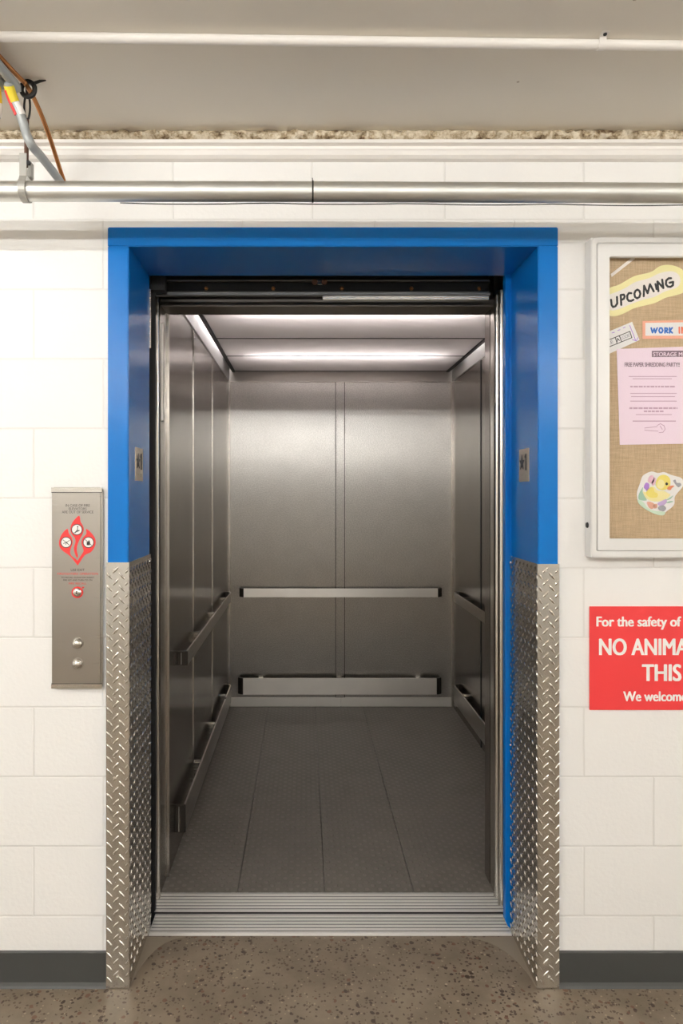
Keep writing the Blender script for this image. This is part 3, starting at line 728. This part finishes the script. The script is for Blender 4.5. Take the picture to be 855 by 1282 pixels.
for py in (805.5, 831):
    bt = MB().lathe([(0, .0125), (.006, .0118), (.0115, .0085), (.0150, .004), (.0156, 0)], (X(97, yf), yf, Z(py, yf)), (0, -1, 0), 26).build('button', M['button'], cs, smooth=True)
    MB().lathe([(.0156, .002), (.0172, .002), (.0176, 0)], (X(97, yf), yf, Z(py, yf)), (0, -1, 0), 26).build('collar', M['station'], bt, smooth=True)

# ================================================================== RED SIGN
SX0, SX1, SZ1, SZ0 = X(737.5), X(920), Z(759), Z(888.3); ys = -.005
sg = thing('safety_sign', 'red sign with white lettering on the wall under the bulletin board', 'sign', (SX0, 0, SZ0))
MB().box((SX0, 0, SZ0), (SX1, ys, SZ1), .0008).build('sign_panel', M['signred'], sg)
def sl(s, px, py, cap, part, wpx, bold=0.0, fat=.036):
    k_ = (wpx/S)/(text_width(part, bold)+2*fat)/(cap/S/.70)
    text('lettering', s, X(px, ys)+fat*k_*cap/S/.7, Z(py, ys), cap/S, ys, M['white'], sg, xs=k_, bold=bold, t=.0004, fat=fat)
sl('For the safety of', 746.5, 784, 12.2, 'For the safety of', 106); sl('NO ANIMALS', 749.8, 819.8, 20.5, 'NO ANIM', 95.5)
sl('THIS', 803.5, 852.2, 20.8, 'THIS', 49.4); sl('We welcome', 780, 877.6, 12.2, 'We welcom', 72.5)

# ================================================================== BULLETIN BOARD CASE
yF = -.045
bx0, bx1, bz1, bz0 = X(740, yF), 1.86, Z(297, yF), Z(698.5, yF)
bb = thing('bulletin_case', 'locked aluminium bulletin case lined with tan burlap on the white wall', 'bulletin board', ((bx0+bx1)/2, 0, bz0))
dx0, dz1, dz0 = X(748, yF), Z(304.8, yF), Z(689.5, yF); dx1 = bx1-(dx0-bx0)
ix0, iz1, iz0 = X(763.5, yF), Z(321, yF), Z(674.5, yF); ix1 = dx1-(ix0-dx0)
def frame_mb(x0, x1, z0, z1, u0, u1, w0, w1, ya, yb, bev):
    q = MB(); a = [(x0, z0), (x1, z0), (x1, z1), (x0, z1)]; c = [(u0, w0), (u1, w0), (u1, w1), (u0, w1)]
    V = {}
    for tag_, pts in (('o', a), ('i', c)):
        for i, p in enumerate(pts):
            V[tag_, i, 0] = q.bm.verts.new((p[0], ya, p[1])); V[tag_, i, 1] = q.bm.verts.new((p[0], yb, p[1]))
    es = []
    for i in range(4):
        j = (i+1) % 4
        q.bm.faces.new((V['o', i, 1], V['o', j, 1], V['i', j, 1], V['i', i, 1])); q.bm.faces.new((V['o', i, 0], V['o', j, 0], V['i', j, 0], V['i', i, 0]))
        q.bm.faces.new((V['o', i, 0], V['o', j, 0], V['o', j, 1], V['o', i, 1])); q.bm.faces.new((V['i', i, 0], V['i', j, 0], V['i', j, 1], V['i', i, 1]))
    bmesh.ops.recalc_face_normals(q.bm, faces=q.bm.faces[:])
    bmesh.ops.bevel(q.bm, geom=q.bm.edges[:], offset=bev, segments=2, affect='EDGES')
    return q
frame_mb(bx0, bx1, bz0, bz1, dx0-.0015, dx1+.0015, dz0-.0015, dz1+.0015, -.0006, yF, .0025).build('casing', M['alu_white'], bb)
dr = frame_mb(dx0, dx1, dz0, dz1, ix0, ix1, iz0, iz1, -.028, yF, .0018).build('door', M['alu_white'], bb)
MB().box((ix0-.004, -.0355, iz0-.004), (ix1+.004, -.0325, iz1+.004)).build('pane', M['pane'], dr)
MB().box((dx0-.0012, -.012, dz0-.0012), (dx1+.0012, -.002, dz1+.0012)).build('backing', M['burlap'], bb)
lk = MB().lathe([(0, .003), (.0075, .003), (.0085, 0)], (bx0, -.020, Z(657)), (-1, 0, 0), 20).build('lock', M['dark_steel'], bb, smooth=True)
MB().box((bx0-.0036, -.0215, Z(657)-.004), (bx0-.0029, -.0185, Z(657)+.004)).build('keyhole', M['black'], lk)

# ---- things pinned inside (py: pixel position on the burlap plane)
yb = -.012
def bp_(px, py, y=yb): return (X(px, y), Z(py, y))
def crop(ox, oy, kk): return lambda p, y=yb: bp_(ox+p[0]/kk, oy+p[1]/kk, y)
c7 = crop(760, 310, 8.547)
uo = thing('paper_sign', 'wavy pale yellow cutout reading UPCOMING at the top of the burlap', 'paper sign', (*[bp_(800, 380)[0]], yb, bp_(800, 380)[1]))
out = smooth_pts([(-60,470),(40,425),(130,395),(280,310),(400,280),(480,255),(560,200),(650,185),(730,200),(800,235),(850,300),(880,370),(870,440),(810,485),(720,515),(620,540),(520,590),(430,615),(290,650),(180,705),(90,735),(10,725),(-70,650),(-100,560)], 4)
MB().poly([c7(p) for p in out], yb-.001, .0005).build('cutout', M['cut_yellow'], uo)
inn = smooth_pts([(-20,520),(60,490),(180,440),(300,370),(440,330),(560,275),(680,255),(760,290),(780,370),(740,430),(620,470),(500,530),(380,560),(240,610),(120,660),(30,670),(-30,600)], 4)
MB().poly([c7(p) for p in inn], yb-.0016, .0003).build('label_panel', M['cream'], uo)
G = {'U': [[(38,560),(45,615),(60,638),(85,630),(105,600),(102,530)]], 'P': [[(148,615),(142,510)],[(142,510),(175,505),(185,525),(175,550),(148,562)]],
     'C': [[(255,490),(230,488),(212,515),(212,550),(228,572),(255,572),(278,560)]], 'O': [[(300,465),(288,495),(295,530),(318,545),(342,530),(352,495),(342,465),(320,452),(300,465)]],
     'M': [[(388,522),(392,410)],[(392,410),(430,490),(455,395)],[(455,395),(495,470)]], 'I': [[(514,393),(526,447)]], 'N': [[(545,468),(535,365)],[(535,365),(598,435)],[(598,435),(585,345)]],
     'G': [[(680,330),(655,330),(628,355),(625,395),(645,420),(675,422),(700,405),(702,370),(665,378)]]}
q = MB()
for ls in G.values(): q.strokes([[c7(p) for p in l] for l in ls], 22/8.547/S, yb-.0019, .0003)
q.build('lettering', M['ink'], uo)
# pale strip that paints in a reflection at the pane's corner
tp = MB().poly([bp_(764.5, 343), bp_(765.5, 347), bp_(795, 324), bp_(791.5, 322)], yb-.0008, .0003).build('reflection_strip', M['cream'], pivot=(*[bp_(778, 335)[0]], yb, bp_(778, 335)[1]))
tag(tp, 'pale narrow painted reflection in the corner above the wavy yellow cutout', 'painted reflection')
# WORK IN card
wk = thing('paper_sign', 'peach bordered white card with blue WORK lettering on the burlap', 'paper sign', (bp_(830, 412)[0], yb, bp_(830, 412)[1]))
MB().poly([bp_(804, 402), bp_(804, 424.5), bp_(905, 424), bp_(905, 400)], yb-.001, .0005).build('card', M['peach'], wk)
MB().poly([bp_(807.5, 404.5), bp_(807.5, 420.5), bp_(902, 420), bp_(902, 402.8)], yb-.0016, .0003).build('label_panel', M['paper'], wk)
q = MB(); W_ = 4.6/S/2.2
def wl(ls, mat, nm='lettering'): MB().strokes([[c7(p) for p in l] for l in ls], 17/8.547/S, yb-.0019, .0003).build(nm, M[mat], wk)
wl([[(468,862),(482,912),(500,868),(512,912),(532,862)], [(562,862),(550,888),(562,912),(580,912),(592,888),(580,862),(562,862)], [(615,914),(615,862),(640,866),(642,884),(618,890),(645,912)], [(665,860),(665,914)], [(692,860),(668,888),(692,914)]], 'blueink')
wl([[(768,855),(770,915)], [(798,915),(796,855),(835,912),(835,852)]], 'orange')
# small hand lettered card
tl = thing('paper_sign', 'small tilted white card with violet dashes and black boxed lettering', 'paper sign', (bp_(780, 425)[0], yb, bp_(780, 425)[1]))
MB().poly([c7(p) for p in ((-120,955),(265,795),(345,990),(-40,1165))], yb-.001, .0005).build('card', M['paper'], tl)
MB().strokes([[c7(p) for p in l] for l in ([(240,835),(300,990)], [(265,985),(310,1000),(325,965)], [(50,915),(75,908)], [(112,888),(135,880)], [(170,862),(190,852)])], 7/8.547/S, yb-.0016, .0003).build('flourish', M['violet'], tl)
an = math.atan2(.40, 1)
bxq = MB().strokes([[c7(p) for p in l] for l in ([(-60,1020),(240,898),(262,965),(-60,1095)], [(85,965),(105,1030)], [(130,950),(152,1010)])], 8/8.547/S, yb-.0016, .0003); bxq.build('lettering_box', M['ink'], tl)
text('lettering', 'TAKE', *c7((-75, 1078)), 34/8.547/S, yb-.0016, M['greywing'], tl, width=150/8.547/S, rot=math.radians(22), fat=.012)
text('lettering', 'A', *c7((104, 1010)), 38/8.547/S, yb-.0016, M['ink'], tl, width=34/8.547/S, rot=math.radians(22), fat=.012)
text('lettering', 'LOOK!', *c7((158, 988)), 38/8.547/S, yb-.0016, M['greywing'], tl, width=95/8.547/S, rot=math.radians(22), fat=.012)
# pink flyer
pf = thing('flyer', 'pink printed flyer pinned below the cards on the burlap', 'flyer', (bp_(820, 500)[0], yb, bp_(820, 500)[1]))
MB().poly([bp_(771.5, 437), bp_(775.5, 557), bp_(893, 555), bp_(889, 433)], yb-.0016, .0004).build('sheet', M['pink'], pf)
y2 = yb-.0021
MB().poly([bp_(815.5, 439.5), bp_(815.5, 447.2), bp_(881, 446.6), bp_(881, 438.9)], y2, .0003).build('heading_bar', M['greyink'], pf)
text('lettering', 'STORAGE MO', *bp_(817.5, 446, y2), 5/S, y2-.0003, M['pink'], pf, width=42/S, fat=.012)
text('lettering', 'FREE PAPER SHREDDING PARTY!!', *bp_(782, 459, y2), 5.2/S, y2, M['greyink'], pf, width=68/S, fat=.02)
for i, (a, c, py, th) in enumerate(((787,847,471.3,.9),(792,841,474.2,.9),(789,845,484,2.0),(789,847,492.5,.9),(790,845,496.5,.9),(789,847,502.2,1.0),(788,848,511,2.2),(806,831,515,2.0),(796,841,519,.9),(792,846,527.2,1.3))):
    if th > 1.5:      # lines of tiny print: short word-like dashes
        q = MB(); x = a
        while x < c:
            w = random.uniform(2.5, 6); w = min(w, c-x); q.poly([bp_(x, py-th/2, y2), bp_(x+w, py-th/2, y2), bp_(x+w, py+th/2, y2), bp_(x, py+th/2, y2)], y2, .0002); x += w+1
    else: q = MB().poly([bp_(a, py-th/2, y2), bp_(c, py-th/2, y2), bp_(c, py+th/2, y2), bp_(a, py+th/2, y2)], y2, .0002)
    q.build('print_line', M['pinkink'], pf)
c8 = crop(760, 430, 5.574)
MB().strokes([[c8(p, y2) for p in l] for l in ([(262,590),(350,580)], [(262,605),(355,612)], [(350,572),(372,560),(398,575),(405,598),(390,620),(362,622)], [(370,575),(385,600)])], 4.5/5.574/S, y2, .0002).build('printed_hand', M['pinkink'], pf)
# duckling cut-out
cd = crop(790, 580, 13.154)
dk = thing('paper_cutout', 'coloured paper cutout of a yellow duckling among flowers', 'paper cutout', (bp_(826, 617)[0], yb, bp_(826, 617)[1]))
def blob(name, pts, mat, lv, sm=4):
    return MB().poly([cd(p) for p in smooth_pts(pts, sm)], yb-.001-lv*.0003, .0003).build(name, M[mat], dk)
blob('sheet', [(340,135),(440,160),(540,145),(640,185),(740,215),(810,235),(860,290),(850,380),(760,490),(715,560),(710,670),(650,740),(570,800),(540,850),(450,850),(330,805),(230,755),(120,650),(95,560),(95,470),(140,340),(180,220),(250,165)], 'paper', 0)
blob('ground', [(110,600),(200,640),(260,720),(340,770),(450,790),(555,800),(530,855),(430,848),(320,805),(200,735),(120,660)], 'leaf_pale', 1)
blob('leaf', [(130,600),(120,520),(170,420),(190,400),(185,470),(215,540),(250,610)], 'leaf', 2); blob('leaf', [(560,610),(640,560),(690,530),(640,590)], 'leaf', 2); blob('leaf', [(570,650),(640,622),(690,630),(620,655)], 'leaf', 2)
for pts, mt in (([(270,290),(300,215),(350,200),(380,260),(350,330),(300,320)], 'rose'), ([(330,330),(370,250),(405,250),(395,320),(360,370)], 'rose'), ([(205,390),(240,320),(290,340),(290,400),(270,460),(230,430)], 'violet'), ([(255,440),(300,400),(310,450),(270,470)], 'lilac')):
    blob('flower', pts, mt, 2)
blob('duckling', [(190,470),(240,475),(280,440),(310,390),(370,385),(400,420),(440,450),(540,460),(600,490),(640,520),(600,570),(540,600),(440,630),(330,620),(240,570)], 'duck_light', 3)
blob('wing', [(240,480),(310,400),(360,410),(380,470),(430,500),(420,560),(330,570),(270,540)], 'duck', 4)
blob('head', [(400,330),(430,240),(490,195),(560,195),(620,235),(640,310),(625,390),(570,430),(490,440),(420,400)], 'duck', 5)
blob('cheek', [(420,340),(460,270),(530,290),(540,370),(490,420),(430,390)], 'duck_light', 6)
blob('eye', [(575,315),(600,338),(575,365),(555,338)], 'ink', 7)
blob('beak', [(625,375),(700,370),(660,410),(640,440),(590,430),(590,400)], 'beak', 7)
for pts, mt in (([(255,640),(330,640),(380,680),(350,750),(290,730)], 'salmon'), ([(360,680),(420,670),(420,730),(370,740)], 'salmon'), ([(430,660),(500,620),(570,590),(580,640),(530,690),(460,700)], 'lilac'), ([(440,720),(520,690),(570,740),(530,790),(460,770)], 'greywing')):
    blob('flower', pts, mt, 4)
blob('butterfly', [(690,290),(725,270),(745,320),(800,325),(820,360),(775,395),(735,360)], 'greywing', 2)

# ================================================================== OVERHEAD PIPES
py_, pr_ = -.24, .0247
pz = Z(240, py_)
pp = thing('galvanised_pipe', 'thick galvanised pipe hung across the wall above the blue frame', 'pipe', (.2, py_, pz))
xj = X(391, py_)
MB().tube([(HX0+.001, py_, Z(238.3, py_)), (xj, py_, pz)], pr_, 32).build('pipe_length', M['galv'], pp, smooth=True)
MB().tube([(xj+.0025, py_, pz), (HX1-.001, py_, Z(244.5, py_)-.004)], pr_, 32).build('pipe_length', M['galv'], pp, smooth=True)
MB().lathe([(pr_-.004, -.002), (pr_+.0018, -.002), (pr_+.0022, 0), (pr_+.0018, .002), (pr_-.004, .002)], (xj+.001, py_, pz), (1, 0, 0), 32).build('joint_band', M['black'], pp, smooth=True)
MB().tube([(xj+.001, py_-.005, pz+pr_), (xj, py_-.006, pz+pr_+.008)], .0012, 6).build('band_tail', M['black'], pp)
# thin cable drooping along its underside
cb = MB(); pts = []
for i in range(60):
    x = X(150, py_)+(HX1-.02-X(150, py_))*i/59
    pts.append((x, py_+.004, pz-pr_-.0024-.0035*abs(math.sin(i*.55))-.0042*max(0, x)))
tag(cb.tube(pts, .0014, 8).build('cable', M['black_rubber'], smooth=True, pivot=(.3, py_, pz-pr_-.003)), 'thin black cable drooping along the underside of the galvanised pipe', 'cable')
# hanger
hx = X(32, py_); hzc = Z(238.5, py_)
hg = thing('pipe_hanger', 'grey clevis hanger with rusty rod holding the galvanised pipe', 'pipe hanger', (hx, py_, hzc))
q = MB(); ro = pr_+.003
loop = []
for kk in range(25):
    a = math.radians(-60+300*kk/24); a = math.radians(125)+math.radians(290)*kk/24
    loop.append((py_+ro*math.cos(a), hzc+ro*math.sin(a)))
loop = [(py_-.014, hzc+.088), (py_-.015, hzc+.03)]+loop[1:-1]+[(py_+.015, hzc+.03), (py_+.014, hzc+.062)]
def strap(m, pts, x0, x1, t):
    A = []
    for i, p in enumerate(pts):
        a = Vector(pts[max(0, i-1)]); c = Vector(pts[min(len(pts)-1, i+1)]); d = (c-a).normalized(); nrm = Vector((-d.y, d.x))*t
        A.append([m.bm.verts.new((x0, p[0], p[1])), m.bm.verts.new((x1, p[0], p[1])), m.bm.verts.new((x1, p[0]-nrm.x, p[1]-nrm.y)), m.bm.verts.new((x0, p[0]-nrm.x, p[1]-nrm.y))])
    for P, Q in zip(A, A[1:]):
        for k2 in range(4): m.bm.faces.new((P[k2], P[(k2+1) % 4], Q[(k2+1) % 4], Q[k2]))
    m.bm.faces.new(A[0]); m.bm.faces.new(A[-1][::-1])
strap(q, loop, hx-.009, hx+.009, .0025); q.build('strap', M['strap'], hg)
MB().box((hx+.009, py_-.010, hzc+.030), (hx+.017, py_+.012, hzc+.072), .002).build('side_plate', M['strap'], hg)
MB().lathe([(0, .006), (.006, .006), (.0065, 0)], (hx+.012, py_-.010, hzc+.065), (0, -1, 0), 6).build('bolt', M['dark_steel'], hg)
zl0, zl1 = Z(150, py_), Z(118, py_)
MB().tube([(hx+.002, py_, hzc+.060), (hx+.003, py_, zl0)], .0055, 10).build('rod', M['rust'], hg, smooth=True)
lk_ = [(hx+.004+.0075*math.cos(a)*1.0, py_, (zl0+zl1)/2+((zl1-zl0)/2)*math.sin(a)) for a in [2*PI*i/24 for i in range(24)]]
MB().tube(lk_, .0028, 8, closed=True).build('link', M['dark_steel'], hg, smooth=True)
MB().tube([(hx+.004, py_, zl1-.002), (hx+.004, py_-.004, HZ-.001)], .004, 8).build('eye_bolt', M['dark_steel'], hg, smooth=True)
# copper tubes
def run(name, label, cat, pts, r, mat):
    P = smooth_pts(pts, 8, closed=False)
    o = thing(name, label, cat, pts[0])
    return o, P
o, P = run('copper_tube', 'copper tube descending from the black ceiling clip to the wall', 'tube', [(-.690, -.002, 2.315), (-.695, -.06, 2.365), (-.699, -.13, 2.420), (-.700, -.20, 2.452), (-.701, -.275, 2.466), (-.716, -.345, 2.470), (-.80, -.9, 2.472), (-.95, -1.6, 2.472)], .005, 'copper')
MB().tube(P, .0058, 12).build('tube_run', M['copper'], o, smooth=True)
MB().lathe([(.005, 0), (.011, 0), (.011, .003), (.005, .003)], (-.690, -.0035, 2.315), (0, 1, 0), 16).build('escutcheon', M['dark_steel'], o)
cl = MB(); cx_, cy_, cz_ = -.7005, -.262, 2.4635
ring = [(cx_+.017*math.cos(a), cy_, cz_-.002+.019*math.sin(a)) for a in [2*PI*i/20 for i in range(20)]]
cl.tube(ring, .0062, 8, closed=True); cl.tube([(cx_+.012, cy_, cz_+.012), (cx_+.03, cy_, HZ-.004), (cx_+.045, cy_, HZ-.002)], [.004, .0035, .0015], 8)
tag(cl.build('cable_clip', M['black_rubber'], smooth=True, pivot=(cx_, cy_, HZ)), 'black looped clip on the ceiling carrying the copper tube', 'clip')
o2, P2 = run('copper_tube', 'copper tube running along the ceiling at the edge beside the grey conduits', 'tube', [(-.755, -.30, 2.474), (-.745, -.345, 2.474), (-.74, -.40, 2.474), (-.80, -.9, 2.476), (-.98, -1.6, 2.476)], .005, 'copper')
MB().tube([(-.96, -.002, 2.31), (-.93, -.10, 2.40), (-.80, -.22, 2.462)]+P2, .0048, 10).build('tube_run', M['copper'], o2, smooth=True)
def conduit(label, dx, dz, spread=0.0):
    f = lambda k: dx-spread*k
    pix = ((80, 238, -.002, 1), (73, 224, -.10, .85), (51.5, 196, -.20, .6), (40.5, 183, -.266, .42), (33.5, 169, -.278, .3), (29, 153.6, -.288, .2), (25, 142.7, -.293, .12), (17, 125, -.303, .04), (11, 107, -.32, 0), (9, 94, -.34, 0))
    pts = [(X(a, y)+f(k), y, Z(c, y)+dz*(k < 1)) for a, c, y, k in pix]+[(-.80+dx, -.9, 2.466), (-.94+dx, -1.6, 2.466)]
    o, P = run('conduit', label, 'conduit', pts, .01, 'conduit')
    MB().tube(P, .0115, 14).build('conduit_run', M['conduit'], o, smooth=True)
    MB().lathe([(.0115, 0), (.018, 0), (.018, .006), (.0115, .006)], (pts[0][0], -.0065, pts[0][2]), (0, 1, 0), 16).build('collar', M['strap'], o)
    F = smooth_pts(pts, 40, closed=False)
    seg = [p for p in F if 2.405 < p[2] < 2.437 and p[1] > -.36]
    MB().tube(seg, .0124, 14).build('warning_label', M['yellow'], o, smooth=True)
    seg = [p for p in F if 2.378 < p[2] < 2.428 and p[1] > -.36]
    MB().tube([(p[0]-.008, p[1]-.007, p[2]-.002) for p in seg], .0045, 10).build('stripe', M['red'], o, smooth=True)
    MB().tube([(p[0]+.003, p[1]-.001, p[2]) for p in seg if p[2] < 2.405], .0105, 10).build('sleeve', M['white_paint'], o, smooth=True)
conduit('grey flexible conduit with yellow band next to the copper tube', 0, 0)
conduit('grey flexible conduit with yellow band at the edge, outside its twin', -.034, .004, .2)
# painted conduit clipped to the ceiling
pc = thing('ceiling_conduit', 'white painted conduit clipped straight across the ceiling', 'conduit', (.3, -.43, 2.474))
yL, yR = -.443, -.411
def yc(x): return yL+(yR-yL)*(x-X(0, yL))/(X(855, yR)-X(0, yL))
MB().tube([(HX0+.002, yc(HX0), 2.4745), (HX1-.002, yc(HX1), 2.4745)], .0108, 18).build('conduit_run', M['white_paint'], pc, smooth=True)
for px in (752,):
    x = X(px, yc(.7)); y = yc(x)
    q = MB(); strap(q, [(y+.030, HZ-.0008), (y+.0125, HZ-.0012)]+[(y+.0125*math.cos(a), 2.4745+.0125*math.sin(a)) for a in [-(PI*i/10) for i in range(0, 11)]]+[(y-.0125, HZ-.0012), (y-.030, HZ-.0008)], x-.008, x+.008, .0015)
    q.build('strap', M['white_paint'], pc)
    MB().lathe([(0, .004), (.004, .003), (.0045, 0)], (x, y-.023, HZ-.002), (0, 0, -1), 10).build('screw', M['dark_steel'], pc, smooth=True)

# ================================================================== HALL LAMPS (behind the viewer)
def fixture(loc, label, ln_=1.2, drop=0.0, group='hall strip lights'):
    x, y, z = loc
    o = thing('strip_light', label, 'ceiling light', loc, group)
    MB().extrude_x([(y-.055, z+.03), (y-.012, z+.065), (y+.012, z+.065), (y+.055, z+.03), (y+.050, z+.027), (y+.010, z+.055), (y-.010, z+.055), (y-.050, z+.027)], x-ln_/2-.03, x+ln_/2+.03).build('housing', M['white_paint'], o)
    if HZ-(z+.065) > .01:
        for sx_ in (-.37*ln_, .37*ln_): MB().tube([(x+sx_, y, z+.064), (x+sx_, y, HZ)], .004, 8).build('hanger_rod', M['strap'], o)
    MB().tube([(x-ln_/2, y, z), (x+ln_/2, y, z)], .014, 8).build('tube', M['tube'], o, smooth=True)
    for sx_ in (-1, 1): MB().box((x+sx_*(ln_/2), y-.012, z-.015), (x+sx_*(ln_/2+.025), y+.012, z+.06), .002).build('lamp_holder', M['white_paint'], o)
for x, n_ in ((-3.02+.2, .8), (-1.79, 1.2), (-.53, 1.2), (.73, 1.2), (1.76, .75)):
    fixture((x, -3.1, 2.30), 'hanging fluorescent strip light in the hall row behind the viewpoint', n_)
for x in (-1.7, 2.75):
    fixture((x, -1.55, 2.415), 'surface fluorescent strip light on the ceiling above the viewpoint', group='surface strip lights')

# ================================================================== CAMERA, WORLD, VIEW
cam = bpy.data.cameras.new('camera'); co = bpy.data.objects.new('camera', cam); C.objects.link(co)
co.location = (0, -D, ZC); co.rotation_euler = (PI/2, 0, 0)
cam.sensor_fit = 'HORIZONTAL'; cam.sensor_width = 36; cam.lens = 36*S*D/855
cam.shift_x = (427.5-VX)/855; cam.shift_y = -(641-VY)/855; cam.clip_start = .05
sc_ = bpy.context.scene; sc_.camera = co
w = bpy.data.worlds.new('world'); sc_.world = w; w.use_nodes = True
w.node_tree.nodes['Background'].inputs[0].default_value = (.01, .01, .01, 1)
sc_.view_settings.view_transform = 'Standard'; sc_.view_settings.look = 'None'
sc_.view_settings.gamma = 1; sc_.view_settings.use_curve_mapping = False
sc_.view_settings.exposure = 0.81
try:
    sc_.cycles.max_bounces = 12; sc_.cycles.diffuse_bounces = 6; sc_.cycles.glossy_bounces = 8; sc_.cycles.use_denoising = True
    sc_.cycles.sample_clamp_indirect = 8
except Exception: pass
